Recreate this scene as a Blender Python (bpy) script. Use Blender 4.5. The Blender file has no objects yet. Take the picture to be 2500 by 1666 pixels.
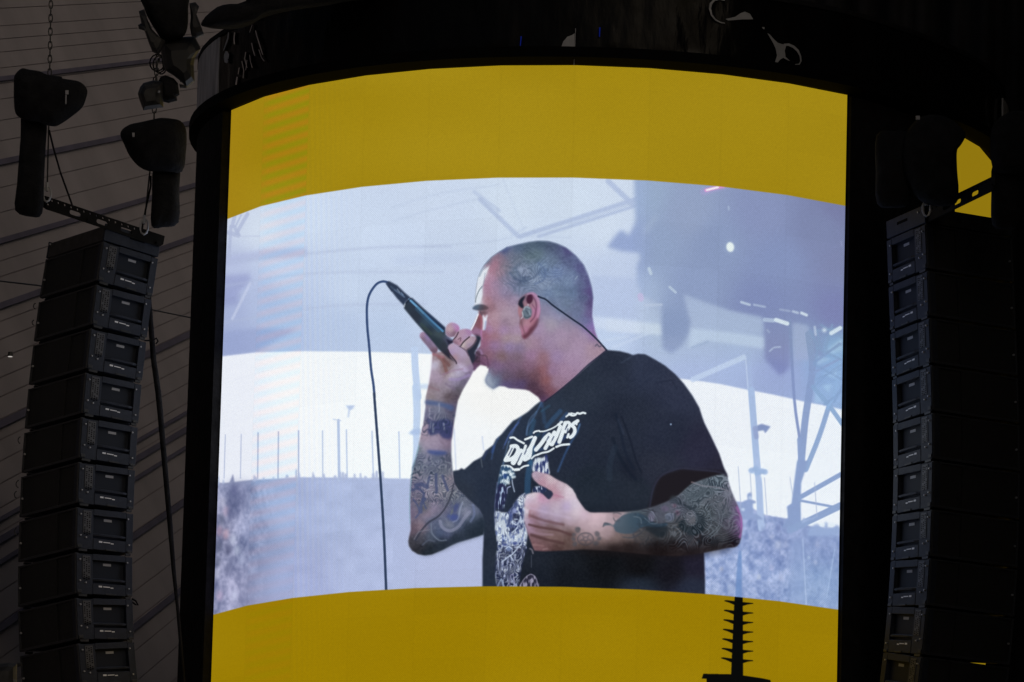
import bpy, bmesh, math, random
import numpy as np
from mathutils import Vector, Matrix, noise as mnoise

S = bpy.context.scene
col = S.collection
# ---------------------------------------------------------------- camera
CAM = Vector((0, 0, 1.7)); FPX = 16760.6; PITCH = 0.1943904; ROLL = 0.0272325; PW, PH = 2500, 1666
cp, sp_, cr, sr = math.cos(PITCH), math.sin(PITCH), math.cos(ROLL), math.sin(ROLL)
Rv, Uv, Fv = Vector((1, 0, 0)), Vector((0, -sp_, cp)), Vector((0, cp, sp_))
RIGHT, UP = Rv * cr + Uv * sr, Uv * cr - Rv * sr
cd = bpy.data.cameras.new('camera'); cam = bpy.data.objects.new('camera', cd); col.objects.link(cam)
m = Matrix((RIGHT, UP, -Fv)).transposed().to_4x4(); m.translation = CAM
cam.matrix_world = m
cd.sensor_width = 36; cd.lens = FPX / PW * 36; cd.clip_start = .5; cd.clip_end = 3000
S.camera = cam
# ---------------------------------------------------------------- world, sun, exposure
w = bpy.data.worlds.new('World'); S.world = w; w.use_nodes = True
nt = w.node_tree; nt.nodes.clear()
sky = nt.nodes.new('ShaderNodeTexSky'); sky.sky_type = 'NISHITA'; sky.sun_disc = False
sky.sun_elevation = math.radians(30); sky.sun_rotation = math.radians(150); sky.dust_density = 6; sky.air_density = 1.0; sky.ozone_density = .6
bg = nt.nodes.new('ShaderNodeBackground'); bg.inputs[1].default_value = SKY_STRENGTH = .0145
out = nt.nodes.new('ShaderNodeOutputWorld')
nt.links.new(sky.outputs[0], bg.inputs[0]); nt.links.new(bg.outputs[0], out.inputs[0])
sd = bpy.data.lights.new('sun', 'SUN'); sd.energy = .02; sd.angle = math.radians(20); sd.color = (1, .95, .88)
sun = bpy.data.objects.new('sun', sd); col.objects.link(sun)
el, az = math.radians(30), math.radians(150)
sun.rotation_euler = Vector((math.sin(az) * math.cos(el), math.cos(az) * math.cos(el), math.sin(el))).to_track_quat('Z', 'Y').to_euler()
S.view_settings.view_transform = 'Standard'; S.view_settings.look = 'None'; S.view_settings.exposure = 0; S.view_settings.gamma = 1
S.view_settings.use_curve_mapping = False
S.cycles.max_bounces = 6

# ---------------------------------------------------------------- the drum's measures, in metres
AX, AY, RAD = 0.802289, 80.0, 4.523859            # axis and radius of the screen drum
A0, DA, NCOL = -1.1633396, 0.18762479, 10         # bearing of the first fold, width of one LED column
ZC = CAM.z
ZTOP, ZP1, ZP2 = 18.053646 + ZC, 16.754085 + ZC, 12.089856 + ZC   # screen top, picture top, picture bottom
ZBOT = ZP2 - (ZTOP - ZP1)

def ray(px, py): return Fv + RIGHT * ((px - PW / 2) / FPX) + UP * ((PH / 2 - py) / FPX)
def at(px, py, Y):                                 # point seen at (px, py) of the photograph, Y metres away
    d = ray(px, py); return CAM + d * (Y / d.y)
def seen(p):                                       # where a point of the place falls on the photograph
    q = p - CAM; z = q.dot(Fv); return PW / 2 + FPX * q.dot(RIGHT) / z, PH / 2 - FPX * q.dot(UP) / z
TOP_EDGE = [seen(Vector((AX + RAD * math.sin(A0 + DA * i), AY - RAD * math.cos(A0 + DA * i), ZP1))) for i in range(11)]
BOTTOM_EDGE = [seen(Vector((AX + RAD * math.sin(A0 + DA * i), AY - RAD * math.cos(A0 + DA * i), ZP2))) for i in range(11)]

# ---------------------------------------------------------------- helpers
def tag(o, label=None, cat=None, group=None, kind=None):
    for k, v in (('label', label), ('category', cat), ('group', group), ('kind', kind)):
        if v: o[k] = v
    return o
BASE = {}
def empty(name, loc, label, cat, group=None):
    o = bpy.data.objects.new(name, None); o.location = loc; o.empty_display_size = .2; col.objects.link(o)
    BASE[o] = Vector(loc); return tag(o, label, cat, group)
class MB:
    """collects faces of one mesh (points in world space unless its parent is a turned thing)"""
    def __init__(s): s.v = []; s.f = []
    def poly(s, pts):
        n = len(s.v); s.v += [Vector(p) for p in pts]; s.f.append(tuple(range(n, n + len(pts)))); return s
    def mesh(s, v, f):
        n = len(s.v); s.v += [Vector(p) for p in v]; s.f += [tuple(i + n for i in q) for q in f]; return s
    def hexa(s, a, b):                             # two quads (same winding) joined
        return s.mesh(list(a) + list(b), [(3, 2, 1, 0), (4, 5, 6, 7), (0, 1, 5, 4), (1, 2, 6, 5), (2, 3, 7, 6), (3, 0, 4, 7)])
    def box(s, x0, x1, y0, y1, z0, z1, bev=0):
        if bev <= 0:
            return s.hexa([(x0, y0, z0), (x1, y0, z0), (x1, y1, z0), (x0, y1, z0)], [(x0, y0, z1), (x1, y0, z1), (x1, y1, z1), (x0, y1, z1)])
        bm = bmesh.new(); bmesh.ops.create_cube(bm, size=1)
        for v in bm.verts: v.co = Vector(((x0 + x1) / 2 + v.co.x * (x1 - x0), (y0 + y1) / 2 + v.co.y * (y1 - y0), (z0 + z1) / 2 + v.co.z * (z1 - z0)))
        bmesh.ops.bevel(bm, geom=bm.edges[:], offset=bev, segments=1, affect='EDGES')
        bm.verts.index_update(); s.mesh([v.co.copy() for v in bm.verts], [[v.index for v in f.verts] for f in bm.faces]); bm.free(); return s
    def tube(s, pts, r, n=8, cap=True):
        pts = [Vector(p) for p in pts]; rs = r if isinstance(r, (list, tuple)) else [r] * len(pts)
        rings = []
        for i, p in enumerate(pts):
            t = (pts[min(i + 1, len(pts) - 1)] - pts[max(i - 1, 0)]).normalized()
            a = t.cross(Vector((.31, .87, .38))).normalized(); b = t.cross(a)
            rings.append([p + (a * math.cos(2 * math.pi * k / n) + b * math.sin(2 * math.pi * k / n)) * rs[i] for k in range(n)])
        v = [q for g in rings for q in g]; f = []
        for i in range(len(pts) - 1):
            for k in range(n): f.append((i * n + k, i * n + (k + 1) % n, (i + 1) * n + (k + 1) % n, (i + 1) * n + k))
        if cap: f += [tuple(range(n))[::-1], tuple(range((len(pts) - 1) * n, len(pts) * n))]
        return s.mesh(v, f)
    def puff(s, outline, Y, th, seed=0, rough=.02, sub=3):
        """a cushion-like solid: traced outline at distance Y, real thickness th"""
        o = np.array(outline, float); m = len(o); q = np.vstack([o[-1], o, o[0], o[1]]); pts = []
        for i in range(m):
            a, b, c, d = q[i], q[i + 1], q[i + 2], q[i + 3]
            for t in np.arange(sub) / sub: pts.append(.5 * (2 * b + (c - a) * t + (2 * a - 5 * b + 4 * c - d) * t ** 2 + (3 * b - a - 3 * c + d) * t ** 3) if sub > 1 else b)
        pts = np.array(pts); c = pts.mean(0); n = len(pts); v = []; f = []
        prof = [(-1, .45), (-.8, .75), (-.45, .94), (0, 1), (.45, .94), (.8, .75), (1, .45)]
        for dz, k in prof:
            for p in pts:
                e = c + (p - c) * k; P = at(e[0], e[1], Y + dz * th / 2)
                P += mnoise.noise_vector(P * 3.1 + Vector((seed, 0, 0))) * rough * (1 if abs(dz) > .1 else .4); v.append(P)
        for i in range(len(prof) - 1):
            for k in range(n): f.append((i * n + k, i * n + (k + 1) % n, (i + 1) * n + (k + 1) % n, (i + 1) * n + k))
        f += [tuple(range(n)), tuple(range((len(prof) - 1) * n, len(prof) * n))[::-1]]
        return s.mesh(v, f)
    def data(s, name, off=Vector()):
        me = bpy.data.meshes.new(name); me.from_pydata([tuple(p - off) for p in s.v], [], s.f); me.update()
        bm = bmesh.new(); bm.from_mesh(me); bmesh.ops.recalc_face_normals(bm, faces=bm.faces[:]); bm.to_mesh(me); bm.free(); return me
    def make(s, name, mat, parent=None, smooth=False, loc=None, local=False):
        root = parent
        while root is not None and root not in BASE: root = root.parent
        off = Vector() if local else (BASE[root] if root is not None else Vector(loc) if loc is not None else sum(s.v, Vector()) / len(s.v))
        me = s.data(name, off); me.materials.append(mat)
        if smooth:
            for p in me.polygons: p.use_smooth = True
        o = bpy.data.objects.new(name, me); col.objects.link(o)
        if parent is not None: o.parent = parent
        elif not local: o.location = off; BASE[o] = off
        return o
def copy_tree(o, parent=None):
    c = o.copy(); col.objects.link(c); c.parent = parent
    for ch in list(o.children): copy_tree(ch, c)
    return c

# ---------------------------------------------------------------- materials
def mat(name, base, rough=.6, metal=0., var=0., scale=8., bump=0., bscale=20., stretch=(1, 1, 1), spec=.5):
    M = bpy.data.materials.new(name); M.use_nodes = True; t = M.node_tree; b = t.nodes['Principled BSDF']
    b.inputs['Base Color'].default_value = (*base, 1); b.inputs['Roughness'].default_value = rough; b.inputs['Metallic'].default_value = metal
    b.inputs['Specular IOR Level'].default_value = spec
    tc = t.nodes.new('ShaderNodeTexCoord'); mp = t.nodes.new('ShaderNodeMapping'); mp.inputs['Scale'].default_value = stretch
    t.links.new(tc.outputs['Object'], mp.inputs[0])
    if var:
        n = t.nodes.new('ShaderNodeTexNoise'); n.inputs['Scale'].default_value = scale; n.inputs['Detail'].default_value = 5
        r = t.nodes.new('ShaderNodeMapRange'); r.inputs[1].default_value = .3; r.inputs[2].default_value = .7; r.inputs[3].default_value = 1 - var; r.inputs[4].default_value = 1 + var
        x = t.nodes.new('ShaderNodeMix'); x.data_type = 'RGBA'; x.blend_type = 'MULTIPLY'; x.inputs[0].default_value = 1; x.inputs[6].default_value = (*base, 1)
        t.links.new(mp.outputs[0], n.inputs[0]); t.links.new(n.outputs[0], r.inputs[0]); t.links.new(r.outputs[0], x.inputs[7]); t.links.new(x.outputs[2], b.inputs['Base Color'])
    if bump:
        n = t.nodes.new('ShaderNodeTexNoise'); n.inputs['Scale'].default_value = bscale; n.inputs['Detail'].default_value = 4
        u = t.nodes.new('ShaderNodeBump'); u.inputs['Strength'].default_value = bump; u.inputs['Distance'].default_value = .05
        t.links.new(mp.outputs[0], n.inputs[0]); t.links.new(n.outputs[0], u.inputs['Height']); t.links.new(u.outputs[0], b.inputs['Normal'])
    return M
def glow(name, c, k):
    M = bpy.data.materials.new(name); M.use_nodes = True; t = M.node_tree; t.nodes.clear()
    e = t.nodes.new('ShaderNodeEmission'); e.inputs[0].default_value = (*c, 1); e.inputs[1].default_value = k
    o = t.nodes.new('ShaderNodeOutputMaterial'); t.links.new(e.outputs[0], o.inputs[0]); return M
BLACK = mat('black_paint', (.018, .018, .02), .55, var=.25, scale=4)
CLOTH = mat('black_cloth', (.015, .015, .017), .95, var=.3, scale=6, bump=.5, bscale=14, spec=.15)
DRAPE = mat('drape_and_shade_wing', (.022, .022, .025), 1., var=.3, scale=1.2, spec=.08)
WRAP = mat('black_film', (.006, .006, .007), .22, var=.3, scale=2, bump=.6, bscale=3.2, stretch=(1, 1, .35), spec=.1)
STRIP = mat('strip_paint', (.075, .075, .082), .5, var=.35, scale=30)
BEAM = mat('beam_paint', (.011, .010, .009), .8, var=.3, scale=6, spec=.12)
GREYB = mat('grey_banner', (.52, .51, .52), .7, var=.35, scale=3, stretch=(3, 3, .5))
PALE2 = mat('grey_reflection', (.85, .85, .88), .18, 1., var=.15, scale=6)  # mirror-like, for the shapes that imitate reflected streaks in the wrap
PALE = mat('pale_reflection_seam', (.42, .43, .46), .5, var=.12, scale=6)  # for painted-on reflections in the wrap, and its seam strip
FRAME = mat('frame_paint', (.040, .042, .048), .5, var=.2, scale=18, spec=.3)
GRILLE = mat('black_grille', (.016, .016, .016), .8, var=.2, scale=30, bump=.4, bscale=160)
CAB = mat('cabinet_paint', (.026, .028, .034), .5, var=.2, scale=18, bump=.15, bscale=90)
PLATE = mat('rigging_plate_paint', (.026, .031, .046), .55, var=.2, scale=12, bump=.1, bscale=60, spec=.25)
DARKP = mat('recess_paint', (.016, .020, .031), .6, spec=.2)
STEEL = mat('steel', (.5, .5, .52), .4, .2)
RUST = mat('dark_steel', (.035, .035, .036), .5, .3, var=.4, scale=10)
BADGE = mat('badge_white', (.88, .88, .90), .4)
STICK = mat('sticker_grey', (.42, .42, .45), .5)
ROOFM = mat('roof_cladding', (.43, .385, .388), .85, var=.13, scale=.35)
ROOFD = mat('roof_backing', (.34, .295, .30), .9)
PURL = mat('roof_purlin', (.16, .143, .195), .8, var=.2, scale=.6)
GROUND = mat('ground_cover', (.05, .05, .05), .9, var=.2, scale=.2)
# ---------------------------------------------------------------- setting: ground and the stadium roof behind
g = MB().poly([(-900, -200, 0), (900, -200, 0), (900, 1500, 0), (-900, 1500, 0)]).make('ground', GROUND); tag(g, kind='structure')

VP = (2380., -95.)
d1, d2 = ray(*VP), ray(0, -5000)
RN = d1.cross(d2).normalized()
if RN.dot(Fv) > 0: RN = -RN
RP = at(450, 800, 112.)
def roof(px, y0, off=0.):                          # point of the roof lining on the seam that starts at height y0
    py = y0 + px / VP[0] * (VP[1] - y0); d = ray(px, py)
    return CAM + d * ((RP - CAM).dot(RN) / d.dot(RN)) + RN * off
seams = [-260, -215, -170, -125, -85, -50, -15, 21, 64, 96, 128, 167, 205, 243, 295, 345, 398, 459, 520, 587, 638, 677, 742, 786, 830, 876, 923, 970, 1025, 1075, 1127, 1182, 1241, 1300, 1372, 1445, 1521, 1608, 1690, 1775, 1860, 1950, 2040]
roof_o = empty('stadium_roof', roof(200, 800), 'brown-grey stadium roof lining of long sloping panels behind the left loudspeaker stack', 'roof')
XS = (-1300, -400, 60, 560, 1100, 1680)
mb = MB().poly([roof(XS[0], -270, -.014), roof(XS[-1], -270, -.014), roof(XS[-1], 2060, -.014), roof(XS[0], 2060, -.014)]); mb.make('backing', ROOFD, roof_o)
for a, b in zip(seams[:-1], seams[1:]):
    gp = 1.2 if a < 600 else 1.8
    m_ = MB()
    for x0, x1 in zip(XS[:-1], XS[1:]):
        q = [roof(x0, a + gp), roof(x1, a + gp), roof(x1, b - gp), roof(x0, b - gp)]
        m_.hexa(q, [p - RN * .010 for p in q])
    m_.make('roof_panel', ROOFM, roof_o)
for y, h in ((-125, 10), (195, 11), (398, 14), (590, 14), (748, 16), (1036, 20), (1268, 11), (1318, 18), (1372, 12), (1532, 20), (1790, 20)):
    q = [roof(XS[0], y - h / 2, .05), roof(XS[-1], y - h / 2, .05), roof(XS[-1], y + h / 2, .05), roof(XS[0], y + h / 2, .05)]
    MB().hexa(q, [p - RN * .045 for p in q]).make('purlin', PURL, roof_o)
wp = [at(-700, 592, 68), at(-300, 647, 77.5), at(-40, 682, 86), at(90, 697, 89), at(250, 724, 95), at(372, 757, 99), at(470, 777, 103), at(640, 800, 107)]
tag(MB().tube(wp, .010, 6).make('roof_cable', RUST), 'thin dark cable crossing the roof panels behind the left loudspeaker stack', 'cable')
LAMP = glow('lamp_glow', (1., .94, .86), .55)
for px, py, y, r, lab in ((25, 869, 88.0, .022, 'small lit lamp on the roof left of the left loudspeaker stack'), (405, 1614, 103, .030, 'small lit lamp low on the roof beside the tower edge')):
    c = at(px, py, y); e = empty('roof_lamp', c, lab, 'lamp', 'small lamps on the roof')
    MB().tube([c + Vector((0, 0, .05)), c + Vector((0, 0, -.005))], [r * 1.2, r * 1.8], 10).make('shade', RUST, e)
    MB().mesh([c + Vector((math.cos(t) * r * 1.5, math.sin(t) * r * 1.5, -.012)) for t in np.arange(10) * math.pi / 5] + [c + Vector((math.cos(t) * r * 1.2, math.sin(t) * r * 1.2, -.014)) for t in np.arange(10) * math.pi / 5],
              [tuple(range(10)), tuple(range(10, 20))[::-1]] + [(k, (k + 1) % 10, 10 + (k + 1) % 10, 10 + k) for k in range(10)]).make('bulb', LAMP, e)
# black drape hung behind the tower on the right; unseen side wing added as shade
path = [at(px, 800, 99) for px in np.arange(1800, 2581, 14)]
x0_ = path[-1].x
path += [Vector((x0_ + .35 * k, 99 - .12 * k * k, 0)) for k in range(1, 4)] + [Vector((x0_ + 1.1, 97.5 - .5 * k, 0)) for k in range(66)]  # unseen wing toward the camera, added to block skylight from the right
v = []; n = len(path); zb_, zt_ = .2, at(2400, -420, 99).z
for off in (0., .03):
    for k, p in enumerate(path):
        t_ = (path[min(k + 1, n - 1)] - path[max(k - 1, 0)]); t_.z = 0; t_.normalize(); nn = Vector((-t_.y, t_.x, 0)); ph = k * 1.15
        q = p + nn * (off + .35 * math.sin(ph) * .6 + .2 * math.sin(ph * .37))
        for z in (zb_, zt_): v.append(Vector((q.x, q.y, z)))
o = 2 * n; f = [(2 * k, 2 * k + 2, 2 * k + 3, 2 * k + 1) for k in range(n - 1)] + [(o + 2 * k + 1, o + 2 * k + 3, o + 2 * k + 2, o + 2 * k) for k in range(n - 1)]
tag(MB().mesh(v, f).make('drape_and_shade_wing', DRAPE, smooth=True), 'tall black drape hanging behind the right side of the screen tower, with an unseen side wing added for shade', 'curtain')
# ---------------------------------------------------------------- the picture shown on the LED screen (painted as flat print)
CX0, CY0, CX1, CY1, CS = 470.0, 130.0, 2110.0, 1880.0, 0.8        # drawing sheet: bounds and resolution
CW, CH = int((CX1 - CX0) * CS), int((CY1 - CY0) * CS)
rng = np.random.RandomState(7)
sheet = np.zeros((CH, CW, 3), np.float32)
GX, GY = np.meshgrid((np.arange(CW) + .5) / CS + CX0, (np.arange(CH) + .5) / CS + CY0)

FR = dict(A=(1100, 560, 5.2275), B=(1100, 760, 5.2275), C=(880, 670, 5.2275), D=(980, 960, 6.97), E=(980, 1150, 6.97),
          F=(1180, 980, 6.97), G=(1180, 1200, 6.15), H=(1440, 1120, 5.2275), I=(1400, 840, 4.752), J=(510, 420, 4.182),
          K=(510, 780, 4.182), L=(500, 1120, 4.182), M=(960, 420, 3.485), N=(1480, 430, 3.485), O=(1600, 780, 4.356),
          Q=(1660, 1130, 4.021), R=(1660, 1430, 5.602), S=(0, 0, 1.0))
def Z(k, *p):                                                      # drawing-frame coordinates -> sheet coordinates
    ox, oy, s = FR[k]
    p = np.asarray(p, float).reshape(-1, 2)
    return p / s + np.array([ox, oy])
def cat(*a): return np.concatenate(a)
def smooth(p, closed=True, n=5):                                    # Catmull-Rom
    p = np.asarray(p, float); m = len(p)
    if closed: q = np.vstack([p[-1], p, p[0], p[1]]); segs = m
    else: q = np.vstack([2 * p[0] - p[1], p, 2 * p[-1] - p[-2]]); segs = m - 1
    t = np.arange(n)[:, None] / n; out = []
    for i in range(segs):
        a, b, c, d = q[i], q[i + 1], q[i + 2], q[i + 3]
        out.append(.5 * (2 * b + (c - a) * t + (2 * a - 5 * b + 4 * c - d) * t ** 2 + (3 * b - a - 3 * c + d) * t ** 3))
    if not closed: out.append(p[-1:])
    return np.vstack(out)
def blur(a, px):                                                    # three box passes, px in sheet units
    r = int(round(px * CS))
    if r < 1: return a
    for _ in range(2):
        for ax in (0, 1):
            pad = [(0, 0)] * a.ndim; pad[ax] = (r + 1, r)
            c = np.cumsum(np.pad(a, pad, mode='edge'), axis=ax, dtype=np.float64)
            n = a.shape[ax]
            hi = np.take(c, range(2 * r + 1, 2 * r + 1 + n), axis=ax); lo = np.take(c, range(0, n), axis=ax)
            a = ((hi - lo) / (2 * r + 1)).astype(np.float32)
    return a
def mask(poly, soft=0., sm=False):
    """alpha of a polygon inside its own window -> (slices, alpha)"""
    p = smooth(poly) if sm else np.asarray(poly, float)
    m = soft * 2 + 3
    x0 = max(int((p[:, 0].min() - m - CX0) * CS), 0); x1 = min(int((p[:, 0].max() + m - CX0) * CS) + 2, CW)
    y0 = max(int((p[:, 1].min() - m - CY0) * CS), 0); y1 = min(int((p[:, 1].max() + m - CY0) * CS) + 2, CH)
    sl = (slice(y0, y1), slice(x0, x1))
    if x1 <= x0 or y1 <= y0: return sl, np.zeros((max(y1 - y0, 0), max(x1 - x0, 0)), np.float32)
    SS = 3
    xs = (np.arange((x1 - x0) * SS) + .5) / SS + x0; ys = (np.arange((y1 - y0) * SS) + .5) / SS + y0
    q = (p - np.array([CX0, CY0])) * CS
    a = np.zeros((len(ys), len(xs) + 1), np.int16)
    for i in range(len(q)):
        (xa, ya), (xb, yb) = q[i - 1], q[i]
        if ya == yb: continue
        lo, hi = (ya, yb) if ya < yb else (yb, ya)
        k = np.nonzero((ys >= lo) & (ys < hi))[0]
        if len(k) == 0: continue
        xc = xa + (ys[k] - ya) * (xb - xa) / (yb - ya)
        j = np.clip(np.ceil((xc - x0) * SS - .5).astype(int), 0, len(xs))
        a[k, j] += 1
    f = (np.cumsum(a, 1)[:, :-1] & 1).astype(np.float32)
    f = f.reshape(y1 - y0, SS, x1 - x0, SS).mean((1, 3))
    return sl, blur(f, soft) if soft > 0 else f
def shade(sl, pts, pw=1.6, eps=60.):
    """smooth field of colours through control points [(x, y, (r, g, b))...]"""
    gx, gy = GX[sl][::4, ::4], GY[sl][::4, ::4]
    num = np.zeros(gx.shape + (3,)); den = np.zeros(gx.shape)
    for x, y, c in pts:
        w = 1. / ((gx - x) ** 2 + (gy - y) ** 2 + eps) ** pw
        num += w[..., None] * np.array(c, float) / 255.; den += w
    f = (num / den[..., None]).astype(np.float32)
    h, w_ = GX[sl].shape
    iy = np.minimum(np.arange(h) / 4., f.shape[0] - 1.001); ix = np.minimum(np.arange(w_) / 4., f.shape[1] - 1.001)
    iy = np.maximum(iy, 0); ix = np.maximum(ix, 0)
    a, b = iy.astype(int), ix.astype(int); a1 = np.minimum(a + 1, f.shape[0] - 1); b1 = np.minimum(b + 1, f.shape[1] - 1)
    fy, fx = (iy - a)[:, None, None], (ix - b)[None, :, None]
    return ((f[a][:, b] * (1 - fy) + f[a1][:, b] * fy) * (1 - fx) + (f[a][:, b1] * (1 - fy) + f[a1][:, b1] * fy) * fx).astype(np.float32)
def put(sl, a, col, k=1.):
    if np.ndim(col) == 1: col = np.array(col, np.float32) / 255.
    a = (a * k)[..., None]
    sheet[sl] = sheet[sl] * (1 - a) + col * a
def fill(poly, col, soft=0., sm=False, k=1., pts=None, pw=1.6, tex=None, eps=60.):
    sl, a = mask(poly, soft, sm)
    c = shade(sl, pts, pw, eps) if pts else np.ones(a.shape + (1,), np.float32) * (np.array(col, np.float32) / 255.)
    if tex is not None: c = np.clip(c + tex[sl], 0, 1)
    put(sl, a, c, k)
    return sl, a
def stroke(p, w, col, k=1., soft=.8, sm=True, clip=None):
    """line through points, w one width or (start, end), in sheet units"""
    p = smooth(p, False, 4) if (sm and len(p) > 2) else np.asarray(p, float)
    ws = np.linspace(w[0], w[1], len(p)) if np.ndim(w) else np.full(len(p), float(w))
    m = ws.max() / 2 + soft * 2 + 2
    x0 = max(int((p[:, 0].min() - m - CX0) * CS), 0); x1 = min(int((p[:, 0].max() + m - CX0) * CS) + 2, CW)
    y0 = max(int((p[:, 1].min() - m - CY0) * CS), 0); y1 = min(int((p[:, 1].max() + m - CY0) * CS) + 2, CH)
    if x1 <= x0 or y1 <= y0: return
    al = np.zeros((y1 - y0, x1 - x0), np.float32)
    for i in range(len(p) - 1):
        a, b = p[i], p[i + 1]; wi = (ws[i] + ws[i + 1]) / 2; mm = wi / 2 + soft * 2 + 2
        u0 = max(int((min(a[0], b[0]) - mm - CX0) * CS), x0); u1 = min(int((max(a[0], b[0]) + mm - CX0) * CS) + 2, x1)
        v0 = max(int((min(a[1], b[1]) - mm - CY0) * CS), y0); v1 = min(int((max(a[1], b[1]) + mm - CY0) * CS) + 2, y1)
        if u1 <= u0 or v1 <= v0: continue
        gx, gy = GX[v0:v1, u0:u1], GY[v0:v1, u0:u1]; d = b - a; L2 = max(d @ d, 1e-6)
        t = np.clip(((gx - a[0]) * d[0] + (gy - a[1]) * d[1]) / L2, 0, 1)
        ds = np.hypot(gx - a[0] - t * d[0], gy - a[1] - t * d[1])
        s = soft + .7
        v = np.clip((wi / 2 + s / 2 - ds) / s, 0, 1)
        sub = al[v0 - y0:v1 - y0, u0 - x0:u1 - x0]; np.maximum(sub, v, out=sub)
    sl = (slice(y0, y1), slice(x0, x1))
    if clip is not None: al = al * clip[sl]
    put(sl, al, col, k)
def ell(cx, cy, rx, ry, rot=0., n=28):
    t = np.arange(n) / n * 2 * np.pi; c, s = np.cos(rot), np.sin(rot)
    return np.stack([cx + rx * np.cos(t) * c - ry * np.sin(t) * s, cy + rx * np.cos(t) * s + ry * np.sin(t) * c], 1)
def noise(sx, sy, seed):                                            # value noise, cell size in sheet units, 0..1
    r = np.random.RandomState(seed)
    g = r.rand(int((CY1 - CY0) / sy) + 4, int((CX1 - CX0) / sx) + 4).astype(np.float32)
    u = (np.arange(CW) / CS) / sx; v = (np.arange(CH) / CS) / sy
    i, j = v.astype(int), u.astype(int); fv, fu = v - i, u - j
    fv = (fv * fv * (3 - 2 * fv))[:, None]; fu = (fu * fu * (3 - 2 * fu))[None, :]
    return ((g[i][:, j] * (1 - fu) + g[i][:, j + 1] * fu) * (1 - fv) + (g[i + 1][:, j] * (1 - fu) + g[i + 1][:, j + 1] * fu) * fv)
def full(poly, soft=0., sm=False):
    f = np.zeros((CH, CW), np.float32); sl, a = mask(poly, soft, sm); f[sl] = a
    return f

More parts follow.
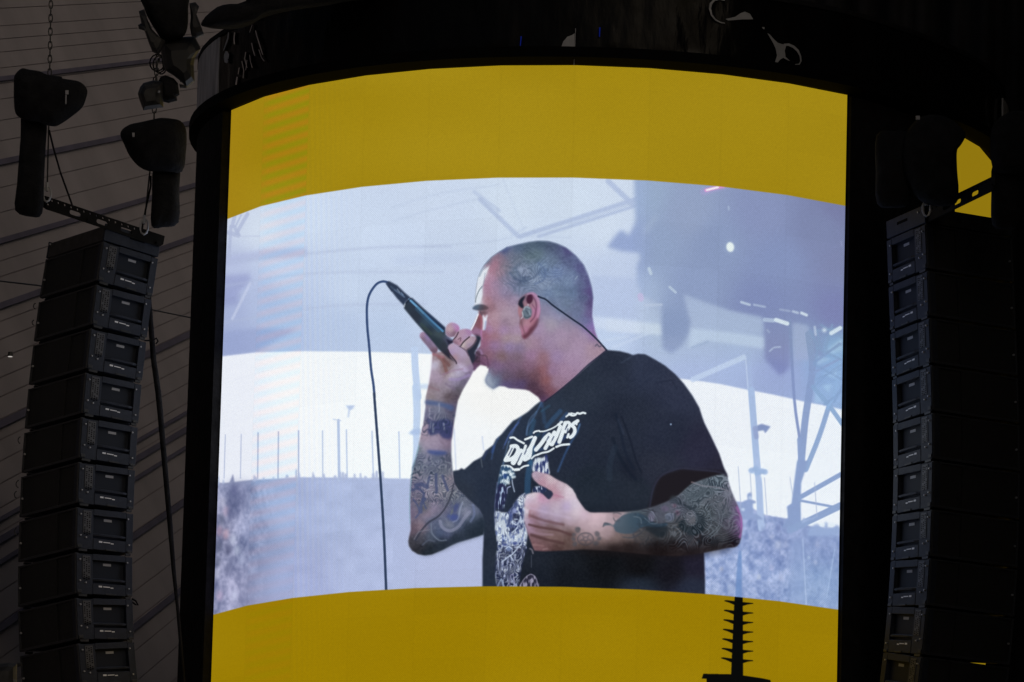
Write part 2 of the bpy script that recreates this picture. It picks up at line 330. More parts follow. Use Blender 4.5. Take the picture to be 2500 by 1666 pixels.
def grade(a, mul, con=1., sat=1.):                                 # colour correction inside a mask
    c = (sheet - .5) * con + .5; g = c.mean(2, keepdims=True)
    c = np.clip((g + (c - g) * sat) * np.array(mul, np.float32), 0, 1); a = a[..., None]
    sheet[:] = sheet * (1 - a) + c * a
def paint_background():
    P = [(560, 520, (206, 212, 234)), (640, 560, (214, 222, 240)), (760, 540, (206, 218, 242)), (900, 560, (203, 215, 240)), (1060, 500, (203, 214, 238)),
         (1250, 490, (208, 219, 238)), (1420, 500, (206, 217, 236)), (1500, 470, (204, 214, 234)), (1480, 560, (206, 216, 236)),
         (560, 660, (180, 188, 226)), (560, 760, (164, 174, 220)), (640, 740, (176, 188, 228)), (700, 650, (194, 207, 238)), (860, 700, (198, 211, 238)),
         (1000, 640, (200, 212, 238)), (1060, 750, (194, 207, 236)), (820, 800, (182, 198, 232)), (700, 820, (178, 194, 232)), (560, 840, (158, 170, 218)),
         (950, 820, (184, 200, 232)), (1500, 660, (190, 202, 232)), (1520, 760, (186, 200, 234)), (1490, 830, (190, 206, 238)), (1600, 850, (172, 188, 228)),
         (1700, 880, (168, 184, 228)), (1800, 860, (166, 184, 230)), (1900, 900, (152, 166, 218)), (2020, 880, (140, 172, 224)),
         (1650, 700, (146, 160, 210)), (1800, 560, (140, 154, 206)), (1950, 560, (128, 138, 200)), (2050, 520, (124, 128, 186)), (2050, 700, (130, 138, 194)),
         (700, 1250, (168, 180, 224)), (850, 1250, (172, 184, 226)), (900, 1380, (176, 186, 228)), (600, 1300, (140, 146, 190)), (540, 1300, (112, 112, 150)),
         (560, 1440, (140, 140, 182)), (720, 1420, (164, 172, 220)), (1100, 1380, (180, 186, 226)), (1760, 1350, (146, 164, 216)), (1850, 1420, (150, 168, 220)),
         (2000, 1420, (140, 166, 216)), (2020, 1330, (132, 152, 208)), (1900, 1330, (142, 158, 212))]
    sl = (slice(0, CH), slice(0, CW))
    sheet[:] = shade(sl, P, 1.5, 900.)
    # stadium roof edge and beams seen through stage haze
    fill(Z('J', 150, 870, 330, 830, 560, 790, 1000, 775, 1000, 860, 500, 900, 150, 960), (168, 174, 218), 5, k=.55)
    fill(Z('J', 130, 1060, 420, 1040, 420, 1130, 300, 1230, 300, 1350, 120, 1380), (142, 148, 206), 6, k=.6)
    stroke(Z('J', 420, 1140, 240, 1500), 7, (196, 202, 234), .7, 3)
    fill(Z('K', 130, 130, 480, 90, 900, 100, 480, 335, 130, 375), (146, 158, 212), 5, k=.55)
    for p, w in (((395, 430, 280, 630), 9), ((265, 445, 235, 560), 9), ((225, 560, 205, 880), 8), ((200, 620, 300, 650), 11), ((260, 560, 300, 640), 9), ((330, 440, 270, 560), 4)):
        stroke(Z('J', *p), w, (176, 184, 220), .8, 2)
    stroke(Z('J', 240, 660, 520, 655), 3, (190, 196, 226), .6, 2)
    for p, w, k in (((1080, 550, 2060, 235), 11, .9), ((1240, 548, 2060, 290), 8, .85), ((1500, 445, 2060, 262), 4, .5), ((740, 235, 1060, 545), 11, .75), ((690, 170, 900, 330), 9, .5), ((1830, 80, 2040, 280), 13, .85),
                    ((1130, 470, 1010, 545), 4, .4)):
        stroke(Z('M', *p), w, (172, 186, 222), k, 5)
    for p, w, k in (((0, 300, 420, 180, 900, 110), 5, .3), ((0, 420, 300, 330, 720, 230), 5, .3), ((1060, 545, 1500, 560), 4, .35), ((200, 640, 760, 600, 1000, 560), 5, .35), ((930, 60, 1120, 520), 4, .25)): stroke(Z('M', *p), w, (182, 194, 224), k, 5)
    for p, k in (((560, 640, 900, 606, 1100, 602), .4), ((540, 700, 760, 668, 1080, 664), .3), ((535, 790, 800, 748, 1040, 742), .35)): stroke(Z('S', *p), 7, (176, 186, 220), k, 6)
    fill(Z('M', 0, 720, 400, 690, 700, 700, 700, 760, 300, 790, 0, 800), (186, 199, 232), 9, k=.5)
    fill(Z('M', 1690, 880, 2100, 910, 2100, 1250, 1700, 1230), (176, 190, 228), 5, k=.6)
    fill(Z('M', 1690, 1230, 2100, 1285, 2100, 1370, 1690, 1330), (206, 216, 240), 4, k=.8)
    stroke(Z('M', 1720, 1450, 2000, 1400), 6, (204, 216, 240), .4, 4)
    # dark mass of rigging, upper right
    mass = Z('N', 238, 20, 242, 240, 250, 380, 228, 440, 190, 508, 150, 470, 120, 462, 60, 530, 8, 605, 120, 640, 280, 655, 290, 700, 262, 762, 262, 900, 300, 1010, 470, 1090,
             470, 1340, 480, 1470, 560, 1510, 650, 1440, 706, 1330, 720, 1240, 690, 1140, 660, 1010, 850, 1080, 1050, 1150, 1330, 1205, 1340, 1330, 1350, 1560, 1480, 1700, 1560, 1640, 1580, 1400,
             1590, 1250, 1720, 1270, 1760, 1560, 1800, 1800, 2100, 1700, 2120, 100, 2000, -60, 240, -60)
    fill(mass, None, 5, pts=[(1570, 480, (150, 170, 214)), (1600, 600, (144, 162, 212)), (1680, 520, (146, 160, 208)), (1750, 600, (136, 152, 206)), (1700, 700, (138, 154, 208)), (1860, 520, (134, 144, 202)),
                             (1900, 640, (130, 144, 204)), (2000, 560, (126, 134, 190)), (2050, 500, (122, 124, 182)), (2055, 640, (126, 132, 188)), (2040, 760, (124, 128, 196)), (1860, 740, (126, 138, 202)),
                             (1640, 800, (134, 152, 206)), (1640, 850, (142, 158, 210)), (1560, 720, (160, 178, 222)), (1900, 860, (132, 140, 200)), (1890, 900, (126, 136, 198)), (1980, 860, (132, 150, 206)), (2040, 860, (128, 170, 226))])
    fill(Z('N', 660, 1010, 850, 1085, 1050, 1150, 1330, 1210, 1330, 1330, 1050, 1320, 760, 1290, 710, 1180), (166, 182, 226), 4, k=.75)
    fill(Z('N', 720, 1295, 1060, 1330, 1340, 1370, 1340, 1470, 1000, 1420, 850, 1400, 700, 1470), (190, 206, 240), 4, k=.75)
    fill(Z('N', 0, 1210, 460, 1260, 470, 1355, 0, 1320), (206, 216, 238), 4, k=.75)
    stroke(Z('N', 60, 1460, 400, 1320), 7, (200, 212, 240), .5, 3); stroke(Z('N', 470, 1095, 330, 1100), 6, (190, 200, 232), .6, 3)
    fill(Z('N', 1590, 1250, 1715, 1275, 1735, 1568, 1600, 1568), (160, 172, 220), 4, k=.75)
    fill(Z('N', 320, 440, 420, 330, 440, 350, 330, 520), (170, 186, 222), 6, k=.5)
    # white sky between the roof edge and the stands
    topb = cat(Z('K', 100, 382, 480, 338, 960, 326, 1600, 330, 2060, 345), Z('S', 1120, 868, 1300, 880, 1500, 898), Z('O', 270, 632, 500, 660, 700, 690, 960, 745, 1050, 762, 1250, 800, 1480, 850, 1600, 880, 1800, 915, 2000, 960))
    botb = cat(Z('S', 2060, 1310), Z('Q', 1440, 680, 1190, 592, 1050, 550, 830, 512, 600, 385), Z('S', 1500, 1200, 1200, 1180), Z('L', 2090, 205, 1500, 195, 950, 190, 700, 207, 480, 216, 300, 240, 215, 248, 150, 248, 128, 235, 100, 240))
    fill(cat(topb, botb), None, 1.5, pts=[(560, 950, (238, 236, 248)), (560, 1100, (236, 234, 246)), (750, 950, (247, 246, 250)), (900, 1000, (248, 248, 250)), (960, 1120, (246, 248, 250)),
                                          (1200, 960, (250, 244, 240)), (1150, 1080, (248, 246, 248)), (1800, 1000, (240, 240, 248)), (1880, 1150, (240, 241, 248)), (2020, 1150, (238, 240, 250))])
    # stands on the left: crowd, flag poles, lamps
    tex = np.zeros((CH, CW, 3), np.float32)
    n = noise(16, 24, 3) * .5 + noise(7, 13, 4) * .5 + noise(4, 6, 5) * .3 - .65
    tex += n[..., None] * np.array([.42, .38, .34], np.float32)
    wl = np.clip((690 - GX - .15 * (GY - 1180)) / 90, 0, 1) * np.clip((GY - 1176) / 20, 0, 1) * (GY < 1540)
    n2 = np.clip(noise(24, 50, 8) * .9 + noise(7, 13, 9) * .5 + noise(3.5, 6, 10) * .55 - .95, -.6, .6)
    sheet[:] = np.clip(sheet + (wl * blur(n2.astype(np.float32), 1.3))[..., None] * np.array([.30, .27, .25], np.float32), 0, 1)
    fill(Z('L', 240, 250, 460, 250, 450, 400, 340, 560, 250, 640, 215, 480), (88, 92, 140), 12, k=.5)
    for x, y, c in ((180, 450, (190, 186, 214)), (215, 540, (190, 160, 190)), (290, 830, (196, 198, 226)), (150, 740, (170, 130, 160)), (215, 770, (200, 150, 170)), (120, 1180, (190, 188, 216)),
                    (330, 940, (190, 194, 224)), (380, 1030, (180, 184, 222)), (150, 1400, (190, 160, 200)), (300, 1400, (196, 196, 230)), (240, 930, (80, 82, 122)), (170, 620, (90, 96, 130)),
                    (140, 900, (86, 92, 124)), (260, 560, (96, 100, 146)), (130, 1060, (96, 100, 132)), (230, 1130, (104, 108, 150)), (300, 320, (96, 100, 150))):
        q = Z('L', x, y)[0]; fill(ell(q[0], q[1], 7, 13, .1), c, 3.5, k=.65)
    fill(Z('L', 250, 250, 288, 155, 305, 250), (120, 126, 172), 1.5, k=.85)
    wm = np.clip((GX - 660) / 60, 0, 1) * (GX < 960) * (GY > 1172) * (GY < 1480)
    sheet[:] = np.clip(sheet + (wm * blur(noise(24, 20, 14) - .5, 4))[..., None] * .05, 0, 1)
    for k, (x0, x1, y0) in enumerate(((168, 155, 1180), (330, 322, 1175), (502, 498, 1160), (710, 706, 1150), (916, 915, 1140), (1160, 1163, 1140), (1404, 1412, 1130), (1665, 1680, 1145), (1940, 1950, 1150))):
        a = Z('K', x0, y0, x1, 1568); a[1, 1] = 1168
        stroke(a, 2.2 if k < 2 else 3.4, (168, 178, 214) if k < 5 else (180, 194, 228), .9, 1.2)
    stroke(Z('K', 1322, 1030, 1330, 1640), (7, 6), (178, 194, 230), 1, 1.5); stroke(Z('K', 1268, 1020, 1345, 1035), 3, (196, 206, 234), .8, 1.5)
    fill(Z('K', 1395, 880, 1490, 878, 1470, 915, 1440, 930, 1428, 1005, 1415, 1000, 1425, 920), (184, 198, 232), 1.5)
    for x, h, w in ((505, 40, 22), (520, 25, 30), (600, 20, 20), (700, 25, 16), (840, 30, 30), (935, 80, 20), (965, 50, 16), (1105, 55, 16), (1110, 30, 26), (1215, 40, 24), (1330, 25, 30), (1380, 60, 26), (1410, 55, 30),
                    (1440, 40, 30), (1530, 40, 22), (1590, 45, 20), (1640, 20, 30), (1720, 45, 30), (1755, 65, 30), (1815, 60, 26), (140, 60, 16), (190, 30, 16)):
        q = Z('L', x, 200 if x > 700 else 216)[0]
        if x < 200: q[1] += 8
        fill(cat(ell(q[0], q[1] - h / 4.18 * .7, w / 8.4, h / 8.4), ), (172, 182, 220), 1.2, k=.9); fill(ell(q[0], q[1], w / 6, h / 9), (172, 182, 220), 1.5, k=.8)
    stroke(Z('C', 690, 960, 700, 1200, 735, 1568), 17, (188, 206, 240), 1, 2); stroke(Z('D', 250, -100, 265, 300, 255, 650, 250, 1000, 220, 1300), (19, 13), (182, 202, 238), .9, 2)
    fill(Z('D', 120, 690, 190, 620, 320, 600, 330, 700, 220, 720), (170, 192, 234), 2.5)
    fill(Z('C', 740, 1400, 900, 1400, 900, 1470, 740, 1460), (196, 212, 240), 3, k=.8)
    for x0, y0, x1, y1 in ((900, 620, 930, 1300), (1375, 740, 1400, 960)): stroke(Z('D', x0, y0, x1, y1), 3.5, (214, 218, 240), .9, 2)
    # stands and stage steel on the right
    wr = (GX > 1600) * (GY > 1240) * (GY < 1520) * np.clip((GY - (1225 + (GX - 1809) * .33)) / 14, 0, 1)
    n3 = np.clip(noise(22, 26, 21) * .6 + noise(8, 10, 22) * .45 + noise(4, 5, 23) * .55 - .8, -.5, .5) * np.where(GX < 1930, 1., .5)
    sheet[:] = np.clip(sheet + (wr * blur(n3.astype(np.float32), 1.3))[..., None] * np.array([.30, .25, .17], np.float32), 0, 1)
    cyan = Z('O', 2000, 80, 1990, 180, 1850, 260, 1800, 340, 1900, 400, 1700, 480, 1690, 740, 1800, 905, 2010, 960)
    fill(cyan, (140, 178, 228), 5, k=.6)
    for p in ((1800, 340, 1990, 200, 1990, 330, 1880, 370), (1710, 390, 1880, 420, 1720, 490), (1780, 590, 1960, 500, 1960, 640), (1700, 750, 1800, 890, 1690, 890), (1770, 700, 1880, 690, 1840, 780)):
        fill(Z('O', *p), (160, 196, 236), 3, k=.7)
    steel = (138, 162, 212)
    stroke(Z('O', 400, 640, 950, 400), 13, (192, 208, 240), .85, 3); stroke(Z('O', 390, 300, 560, 240), 6, (150, 170, 216), .5, 3)
    stroke(Z('O', 985, 380, 1005, 720), 14, (162, 180, 226), .8, 3); stroke(Z('O', 960, 400, 985, 740), 3, (196, 210, 240), .7, 2)
    stroke(Z('O', 1020, 750, 1050, 1150, 1085, 1600), 16, (164, 186, 230), 1, 1.6); stroke(Z('O', 1060, 1160, 1075, 1250), 12, (140, 152, 206), .7, 3)
    fill(Z('O', 1080, 1130, 1130, 1112, 1225, 1140, 1190, 1185, 1168, 1212, 1150, 1180, 1085, 1190), (128, 146, 200), 1.2)
    for p, w, c in (((1430, 20, 1478, 850, 1540, 1300), 7, (128, 146, 202)), ((1630, 160, 1670, 480, 1640, 760, 1590, 1100, 1545, 1600), 17, (134, 156, 208)), ((1860, 880, 1740, 1250, 1600, 1600), 12, (136, 164, 214)),
                    ((1680, 720, 1850, 920, 2000, 1130), 11, (134, 168, 216)), ((1960, 480, 1900, 800, 1830, 950), 7, (140, 176, 226)), ((1700, 560, 1960, 420), 6, (136, 160, 214)), ((1690, 460, 1960, 260), 6, (130, 158, 214)),
                    ((1540, 1280, 1555, 1600), 15, (138, 160, 212))):
        stroke(Z('O', *p), w, c, .95, 1.6)
    for p, w in (((1690, 480, 1985, 640), 6), ((1720, 300, 1995, 440), 6), ((1650, 120, 1720, 300, 1700, 480), 7), ((1700, 640, 1990, 520), 5), ((1720, 120, 1760, 330), 5), ((1800, 905, 1990, 760), 6), ((1680, 720, 1860, 560, 1990, 480), 6), ((1880, 60, 1820, 330, 1990, 260), 6), ((1760, 60, 1990, 200), 6), ((1900, 880, 1990, 700), 6), ((1690, 130, 1990, 90), 6)):
        stroke(Z('O', *p), w, (128, 160, 212), .6, 2.2)
    fill(Z('Q', 1150, -20, 1260, -20, 1190, 200, 1185, 420, 1190, 600, 1230, 640, 1000, 640, 1040, 560, 1060, 540, 1050, 430, 1095, 400, 1120, 200), (136, 158, 210), 1.6)
    for p, w in (((1180, 340, 1580, 115), 11.5), ((1180, 372, 1540, 440), 6), ((1080, 660, 1590, 415), 17)): stroke(Z('Q', *p), w, steel, 1, 1.5)
    fill(Z('Q', 1270, 640, 1340, 600, 1420, 640, 1420, 590, 1450, 585, 1450, 640, 1540, 610, 1580, 640, 1580, 720, 1250, 720), (148, 170, 220), 2)
    for x, y, r in ((1395, 610, 26), (1490, 610, 36)): q = Z('Q', x, y)[0]; fill(ell(q[0], q[1], r / 4, r / 5.5), (228, 234, 246), 1.5)
    fill(Z('Q', 1195, 590, 1210, 540, 1250, 560, 1265, 535, 1290, 560, 1330, 540, 1340, 520, 1200, 600), (158, 178, 224), 1.6)
    for p in ((572, 40, 600, 470), (690, 110, 703, 345), (830, 150, 856, 522), (1080, 145, 1105, 310), (1322, 195, 1346, 530)): stroke(Z('Q', *p), 1.8, (172, 182, 216), .9, 1)
    stroke(Z('Q', 755, -10, 775, 200, 790, 500, 800, 640), (15, 17), (170, 190, 232), 1, 2)
    for x, y in ((705, 78), (745, 60), (800, 85), (830, 90), (760, 100)): q = Z('Q', x, y)[0]; fill(ell(q[0], q[1], 8, 7), (150, 178, 226), 1.8, k=.9)
    q = Z('Q', 808, 132)[0]; fill(ell(*q, 4.5, 4.5), (232, 238, 248), 1)
    fill(Z('Q', 600, 440, 605, 390, 640, 370, 665, 365, 660, 310, 690, 290, 705, 310, 700, 360, 745, 380, 740, 400, 715, 400, 720, 500, 780, 520, 820, 560, 600, 560), (142, 162, 214), 1.6)
    for x, y in ((620, 460), (690, 345)): q = Z('Q', x, y)[0]; fill(ell(*q, 4, 4), (206, 220, 244), 1.5, k=.8)
    for x, y, r, c in ((960, 800, 14, (196, 202, 230)), (900, 730, 9, (186, 192, 226)), (1040, 800, 10, (180, 186, 224)), (775, 1120, 9, (200, 206, 226)), (410, 1045, 7, (190, 184, 200)), (500, 1230, 15, (188, 200, 234)),
                       (340, 1260, 12, (182, 194, 232)), (290, 990, 10, (178, 190, 230)), (1330, 980, 8, (184, 190, 224)), (1265, 930, 6, (180, 200, 230)), (560, 1270, 12, (176, 190, 234)), (700, 940, 10, (168, 180, 224)),
                       (900, 1030, 10, (176, 180, 222)), (990, 1130, 10, (172, 180, 222)), (1350, 800, 10, (170, 178, 220)), (970, 640, 9, (126, 140, 198)), (820, 660, 9, (126, 142, 200)), (860, 890, 9, (130, 146, 202))):
        q = Z('Q', x, y)[0]; fill(ell(*q, r * .55, r * .85), c, r * .3, k=.6)
    stroke(Z('Q', 1205, 750, 1240, 1390), 3, (186, 204, 238), .6, 2); stroke(Z('Q', 1520, 850, 1440, 1320), 3, (176, 200, 238), .5, 2); fill(Z('Q', 1080, 760, 1190, 760, 1220, 1390, 1080, 1370), (140, 164, 216), 6, k=.45)
    stroke(Z('Q', 590, 880, 585, 1000, 575, 1330), (6, 16), (104, 142, 208), .85, 4); stroke(Z('Q', 590, 700, 590, 900), 3, (120, 150, 210), .5, 3)
    # lamps
    q = Z('N', 1055, 605)[0]; fill(ell(q[0], q[1], 14, 17, -.15), (150, 168, 216), 5, k=.5); fill(ell(q[0], q[1], 9.5, 12, -.15), (238, 242, 244), 1.6)
    stroke(Z('N', 830, 135, 930, 105, 1010, 85), 16, (176, 150, 226), .5, 7); stroke(Z('N', 850, 122, 915, 105, 1000, 86), 8.5, (240, 130, 214), .9, 2); stroke(Z('N', 856, 120, 950, 96), 5, (252, 232, 246), 1, 1.5)
    for p, w, c, k in (((1150, 1074, 1220, 1096), 6, (196, 210, 238), .8), ((1258, 1096, 1350, 1114), 5, (180, 194, 230), .7), ((1480, 1136, 1560, 1150), 5, (172, 184, 226), .6), ((1590, 1153, 1630, 1165), 6, (190, 202, 236), .8),
                       ((1662, 1166, 1704, 1184), 7, (214, 224, 244), .9), ((1350, 1224, 1420, 1230), 10, (182, 198, 234), .8), ((1445, 1225, 1540, 1256), 10, (222, 232, 248), .95), ((1774, 1285, 1782, 1350), 6, (184, 196, 232), .8),
                       ((1915, 1338, 1990, 1294), 10, (216, 228, 246), .95), ((540, 945, 590, 990), 6, (188, 204, 232), .8), ((365, 790, 380, 830), 8, (192, 208, 232), .8), ((290, 1020, 296, 1045), 14, (200, 176, 226), .7),
                       ((1392, 1490, 1430, 1460, 1480, 1455), 4, (176, 190, 228), .8), ((1040, 262, 1044, 286), 4, (172, 188, 226), .7), ((1370, 1310, 1385, 1330), 5, (164, 178, 222), .6), ((2000, 560, 2004, 590), 4, (150, 150, 210), .6)):
        stroke(Z('N', *p), w, c, k, 2.5)
    q = Z('N', 1856, 1312)[0]; fill(ell(*q, 5, 5), (214, 224, 244), 2)

def tattoo(clip, seed, scale, col, k, rot=0., warp=26., thr=.55):
    """ink lines: level lines of warped noise"""
    n1, n2 = noise(scale * 2.2, scale * 1.7, seed), noise(scale * 1.8, scale * 2.4, seed + 1)
    c, s = np.cos(rot), np.sin(rot)
    ph = ((GX * c + GY * s) / scale + (n1 - .5) * warp / 4 + (n2 - .5) * warp / 5)
    l = .5 + .5 * np.sin(ph * 2 * np.pi)
    a = np.clip((l - thr) / (1 - thr) * 1.6, 0, 1) * (.35 + .65 * noise(scale * 3, scale * 3, seed + 5)) * clip
    put((slice(0, CH), slice(0, CW)), a.astype(np.float32), col, k)

def paint_singer():
    # ---- T-shirt
    shirt = cat(Z('I', 380, 70, 430, 75, 540, 85, 640, 110, 690, 130, 750, 115, 830, 120, 880, 145, 960, 190, 1060, 250, 1180, 350, 1280, 460, 1380, 600, 1460, 740, 1495, 850, 1520, 920, 1600, 1080, 1690, 1270, 1740, 1420, 1790, 1535),
                Z('H', 1762, 245, 1700, 230, 1600, 240), Z('H', 1400, 700, 1455, 1190, 1462, 1300, 1470, 1568), Z('S', 1721, 1470, 1178, 1470), Z('E', 1380, 1500, 1392, 1300, 1400, 1088, 1380, 860, 1320, 680, 1140, 520, 960, 340, 895, 230),
                Z('D', 872, 1420, 870, 1330, 920, 1318, 980, 1310, 1020, 1278, 1068, 1302, 1130, 1250, 1230, 1160, 1370, 1085, 1430, 985, 1560, 885, 1610, 785, 1700, 705, 1800, 585, 1900, 472, 2000, 420),
                Z('F', 500, 340, 640, 258, 760, 180, 880, 70, 960, 8), Z('B', 1150, 1150, 1300, 1070, 1600, 830, 1900, 560))
    fill(shirt, None, .8, pts=[(1500, 900, (42, 52, 74)), (1580, 900, (48, 58, 86)), (1660, 960, (50, 58, 86)), (1620, 1050, (40, 48, 72)), (1720, 1100, (46, 46, 74)), (1760, 1140, (44, 42, 66)), (1540, 1020, (38, 47, 68)),
                               (1480, 1100, (36, 46, 66)), (1400, 1100, (38, 48, 70)), (1450, 1180, (34, 46, 62)), (1560, 1200, (36, 46, 62)), (1420, 950, (44, 56, 76)), (1350, 1010, (46, 60, 82)), (1280, 1060, (42, 58, 84)),
                               (1150, 1160, (44, 58, 82)), (1130, 1200, (44, 56, 76)), (1190, 1200, (40, 54, 78)), (1195, 1350, (40, 52, 72)), (1200, 1430, (38, 52, 74)), (1300, 1420, (30, 38, 52)), (1400, 1420, (24, 29, 38)), (1480, 1380, (18, 21, 26)),
                               (1560, 1380, (18, 18, 22)), (1640, 1390, (26, 24, 34)), (1700, 1380, (38, 34, 56)), (1690, 1440, (40, 48, 72)), (1560, 1440, (36, 48, 66)), (1600, 1160, (44, 50, 70)), (1330, 1240, (34, 44, 64))], pw=1.8,
         tex=((noise(3, 3, 40) - .5) * .035 + (noise(60, 40, 41) - .5) * .022)[..., None].astype(np.float32) * np.ones(3, np.float32))
    mute(.3, full(shirt, .8)); grade(full(shirt, .8), (.86, .88, .92))
    # folds
    for p, w, c, k in (((490, 820, 540, 980, 600, 1250, 700, 1450), 7, (26, 34, 50), .7), ((560, 850, 640, 1060, 720, 1330, 790, 1500), 4, (22, 28, 42), .7), ((460, 1100, 520, 1280, 640, 1480, 720, 1568), 8, (24, 32, 46), .7),
                       ((690, 135, 560, 220), 2.5, (70, 82, 104), .5), ((1140, 420, 960, 450), 3, (30, 36, 54), .5), ((1150, 430, 1200, 520), 3, (32, 38, 56), .5), ((520, 880, 580, 1040), 5, (52, 62, 84), .4),
                       ((480, 1200, 420, 1400, 420, 1560), 14, (46, 60, 78), .3)):
        stroke(Z('I', *p), w, c, k, 4)
    fill(Z('I', 600, 1300, 720, 1450, 800, 1568, 640, 1568, 520, 1440), (24, 28, 42), 8, k=.5)
    fill(cat(Z('H', 1180, 125, 1000, 180, 880, 240, 830, 340, 790, 500, 740, 640, 1000, 560, 1210, 420, 1330, 310, 1500, 260, 1640, 215, 1750, 210, 1700, 160, 1500, 150, 1300, 140)), (31, 28, 34), 3.5)
    stroke(Z('H', 760, 640, 800, 420, 850, 300, 930, 205, 1060, 150, 1180, 125, 1400, 145, 1600, 165, 1740, 200), 4, (54, 56, 78), .55, 3)
    q = Z('I', 1130, 933)[0]; fill(ell(*q, 2.4, 2.4), (120, 140, 170), .6)
    # teal creases across the chest
    for p, w, c, k in (((990, 20, 880, 240, 760, 440, 740, 580), 3, (96, 140, 196), .75), ((900, 180, 780, 330, 730, 560), 2, (120, 160, 210), .7), ((860, 330, 800, 560), 11, (62, 110, 150), .6), ((1020, 160, 1040, 360), 9, (54, 84, 122), .7),
                       ((1120, 80, 1030, 140, 990, 170), 6, (52, 90, 118), .7), ((1310, 170, 1180, 310, 1080, 430), 11, (56, 96, 142), .7), ((1420, 215, 1320, 330), 9, (60, 104, 168), .6), ((990, 30, 1000, 90), 8, (58, 96, 150), .6),
                       ((640, 270, 560, 400, 480, 580, 430, 700), 3, (100, 140, 210), .6), ((560, 400, 380, 700, 340, 800), 2.4, (96, 120, 180), .6), ((260, 620, 190, 760, 140, 980), 3, (80, 124, 200), .6), ((180, 770, 150, 860), 7, (60, 100, 190), .5),
                       ((1640, 390, 1600, 520, 1500, 680, 1390, 900, 1270, 1190), 4.5, (66, 112, 180), .75), ((1640, 400, 1570, 560), 2, (140, 180, 220), .7), ((830, 660, 850, 860, 800, 1060), 9, (56, 108, 150), .7),
                       ((800, 1060, 760, 1300, 750, 1540), 15, (54, 108, 158), .7), ((1090, 500, 1030, 560, 1010, 640), 5, (60, 100, 170), .5), ((1240, 720, 1400, 600), 8, (56, 92, 170), .6), ((860, 640, 940, 560), 8, (50, 96, 120), .6),
                       ((860, 780, 900, 830, 1100, 790), 7, (54, 96, 160), .5), ((380, 930, 330, 1100, 270, 1330, 240, 1560), 4, (130, 176, 226), .7), ((430, 690, 380, 900), 2.5, (150, 186, 226), .7), ((60, 850, 0, 980), 5, (56, 76, 150), .4)):
        stroke(Z('F', *p), w, c, k * .62, 4)
    stroke(Z('D', 2000, 500, 1850, 680, 1760, 880), 3, (80, 110, 190), .5, 2); stroke(Z('D', 1355, 1120, 1375, 1260), 2.5, (120, 130, 140), .5, 2)
    stroke(cat(Z('E', 1600, 800), Z('E', 1590, 600), Z('E', 1630, 200)), 3, (100, 110, 160), .5, 2)
    # print: lettering and torn frame lines
    W1 = (226, 236, 242)
    for p, w in (((1410, 262, 1450, 232, 1500, 222), 3.6), ((1460, 212, 1500, 240, 1560, 236, 1600, 200, 1640, 214, 1690, 196, 1735, 205), 4.4), ((1490, 200, 1560, 215), 2.5),
                 ((1605, 335, 1545, 372, 1512, 412, 1548, 452, 1556, 520, 1520, 585, 1482, 612), 7.6), ((1600, 330, 1585, 395), 4), ((1450, 560, 1430, 615), 5),
                 ((1395, 372, 1345, 540, 1292, 692), 8.5), ((1395, 366, 1450, 362, 1470, 400, 1445, 460, 1400, 520), 7), ((1320, 355, 1290, 400), 5),
                 ((1310, 430, 1250, 580, 1215, 650, 1170, 735), 8), ((1210, 530, 1160, 610, 1110, 700, 1055, 800), 8), ((1240, 560, 1190, 700), 6), ((1120, 565, 1050, 630, 985, 720, 895, 825), 8.5), ((1080, 600, 1100, 680, 1150, 740), 6),
                 ((490, 790, 440, 890, 380, 1000), 9), ((480, 768, 560, 765, 592, 830, 545, 930, 470, 985, 400, 1000), 8.5), ((640, 850, 570, 950, 510, 1045), 11), ((660, 880, 640, 1000, 610, 1060), 8), ((720, 760, 690, 850), 6),
                 ((880, 625, 820, 760, 740, 900, 700, 990), 8.5), ((800, 800, 720, 900, 680, 960), 9), ((815, 760, 790, 940, 720, 995), 7),
                 ((460, 622, 520, 618, 580, 660, 690, 716), 4.4), ((712, 650, 760, 632, 830, 604), 4.6), ((855, 540, 885, 515, 950, 502), 3.6), ((960, 515, 1050, 508, 1180, 458, 1260, 410), 3), ((1270, 400, 1340, 352), 4.6),
                 ((322, 1108, 400, 1102, 460, 1118, 510, 1162), 5), ((530, 1168, 605, 1160), 6), ((640, 1140, 690, 1108, 765, 1092), 3.8), ((820, 975, 870, 930, 930, 908), 3.6), ((920, 912, 1000, 880, 1110, 856, 1200, 800), 4), ((1240, 778, 1330, 745, 1460, 732), 4.6)):
        stroke(Z('F', *p), w * 1.15, W1, 1, .8)
    for p in ((430, 920, 490, 800), (1080, 660, 1110, 600), (1395, 480, 1420, 420), (1440, 470, 1420, 560), (700, 900, 730, 840), (600, 990, 650, 890), (1170, 660, 1200, 600)): stroke(Z('F', *p), 2.4, (44, 56, 92), .85, .8)
    # print: ragged figures, streaked
    st = noise(2.4, 15, 60) * .6 + noise(5, 9, 61) * .55; st2 = noise(2.2, 9, 62) * .6 + noise(7, 7, 63) * .5
    def streak(poly, lo, bright, base, k=1., soft=1.2, f=st):
        sl, a = mask(poly, soft, True)
        v = np.clip((f[sl] - lo) * 4.5, 0, 1)[..., None]
        put(sl, a * k, np.array(base, np.float32) / 255 * (1 - v) + np.array(bright, np.float32) / 255 * v)
    streak(cat(Z('F', 300, 1130, 340, 1100, 440, 1120, 520, 1200, 545, 1290, 470, 1330, 430, 1400, 380, 1440, 380, 1568, 245, 1568, 255, 1400)), .52, (206, 224, 236), (46, 76, 110), f=st2)
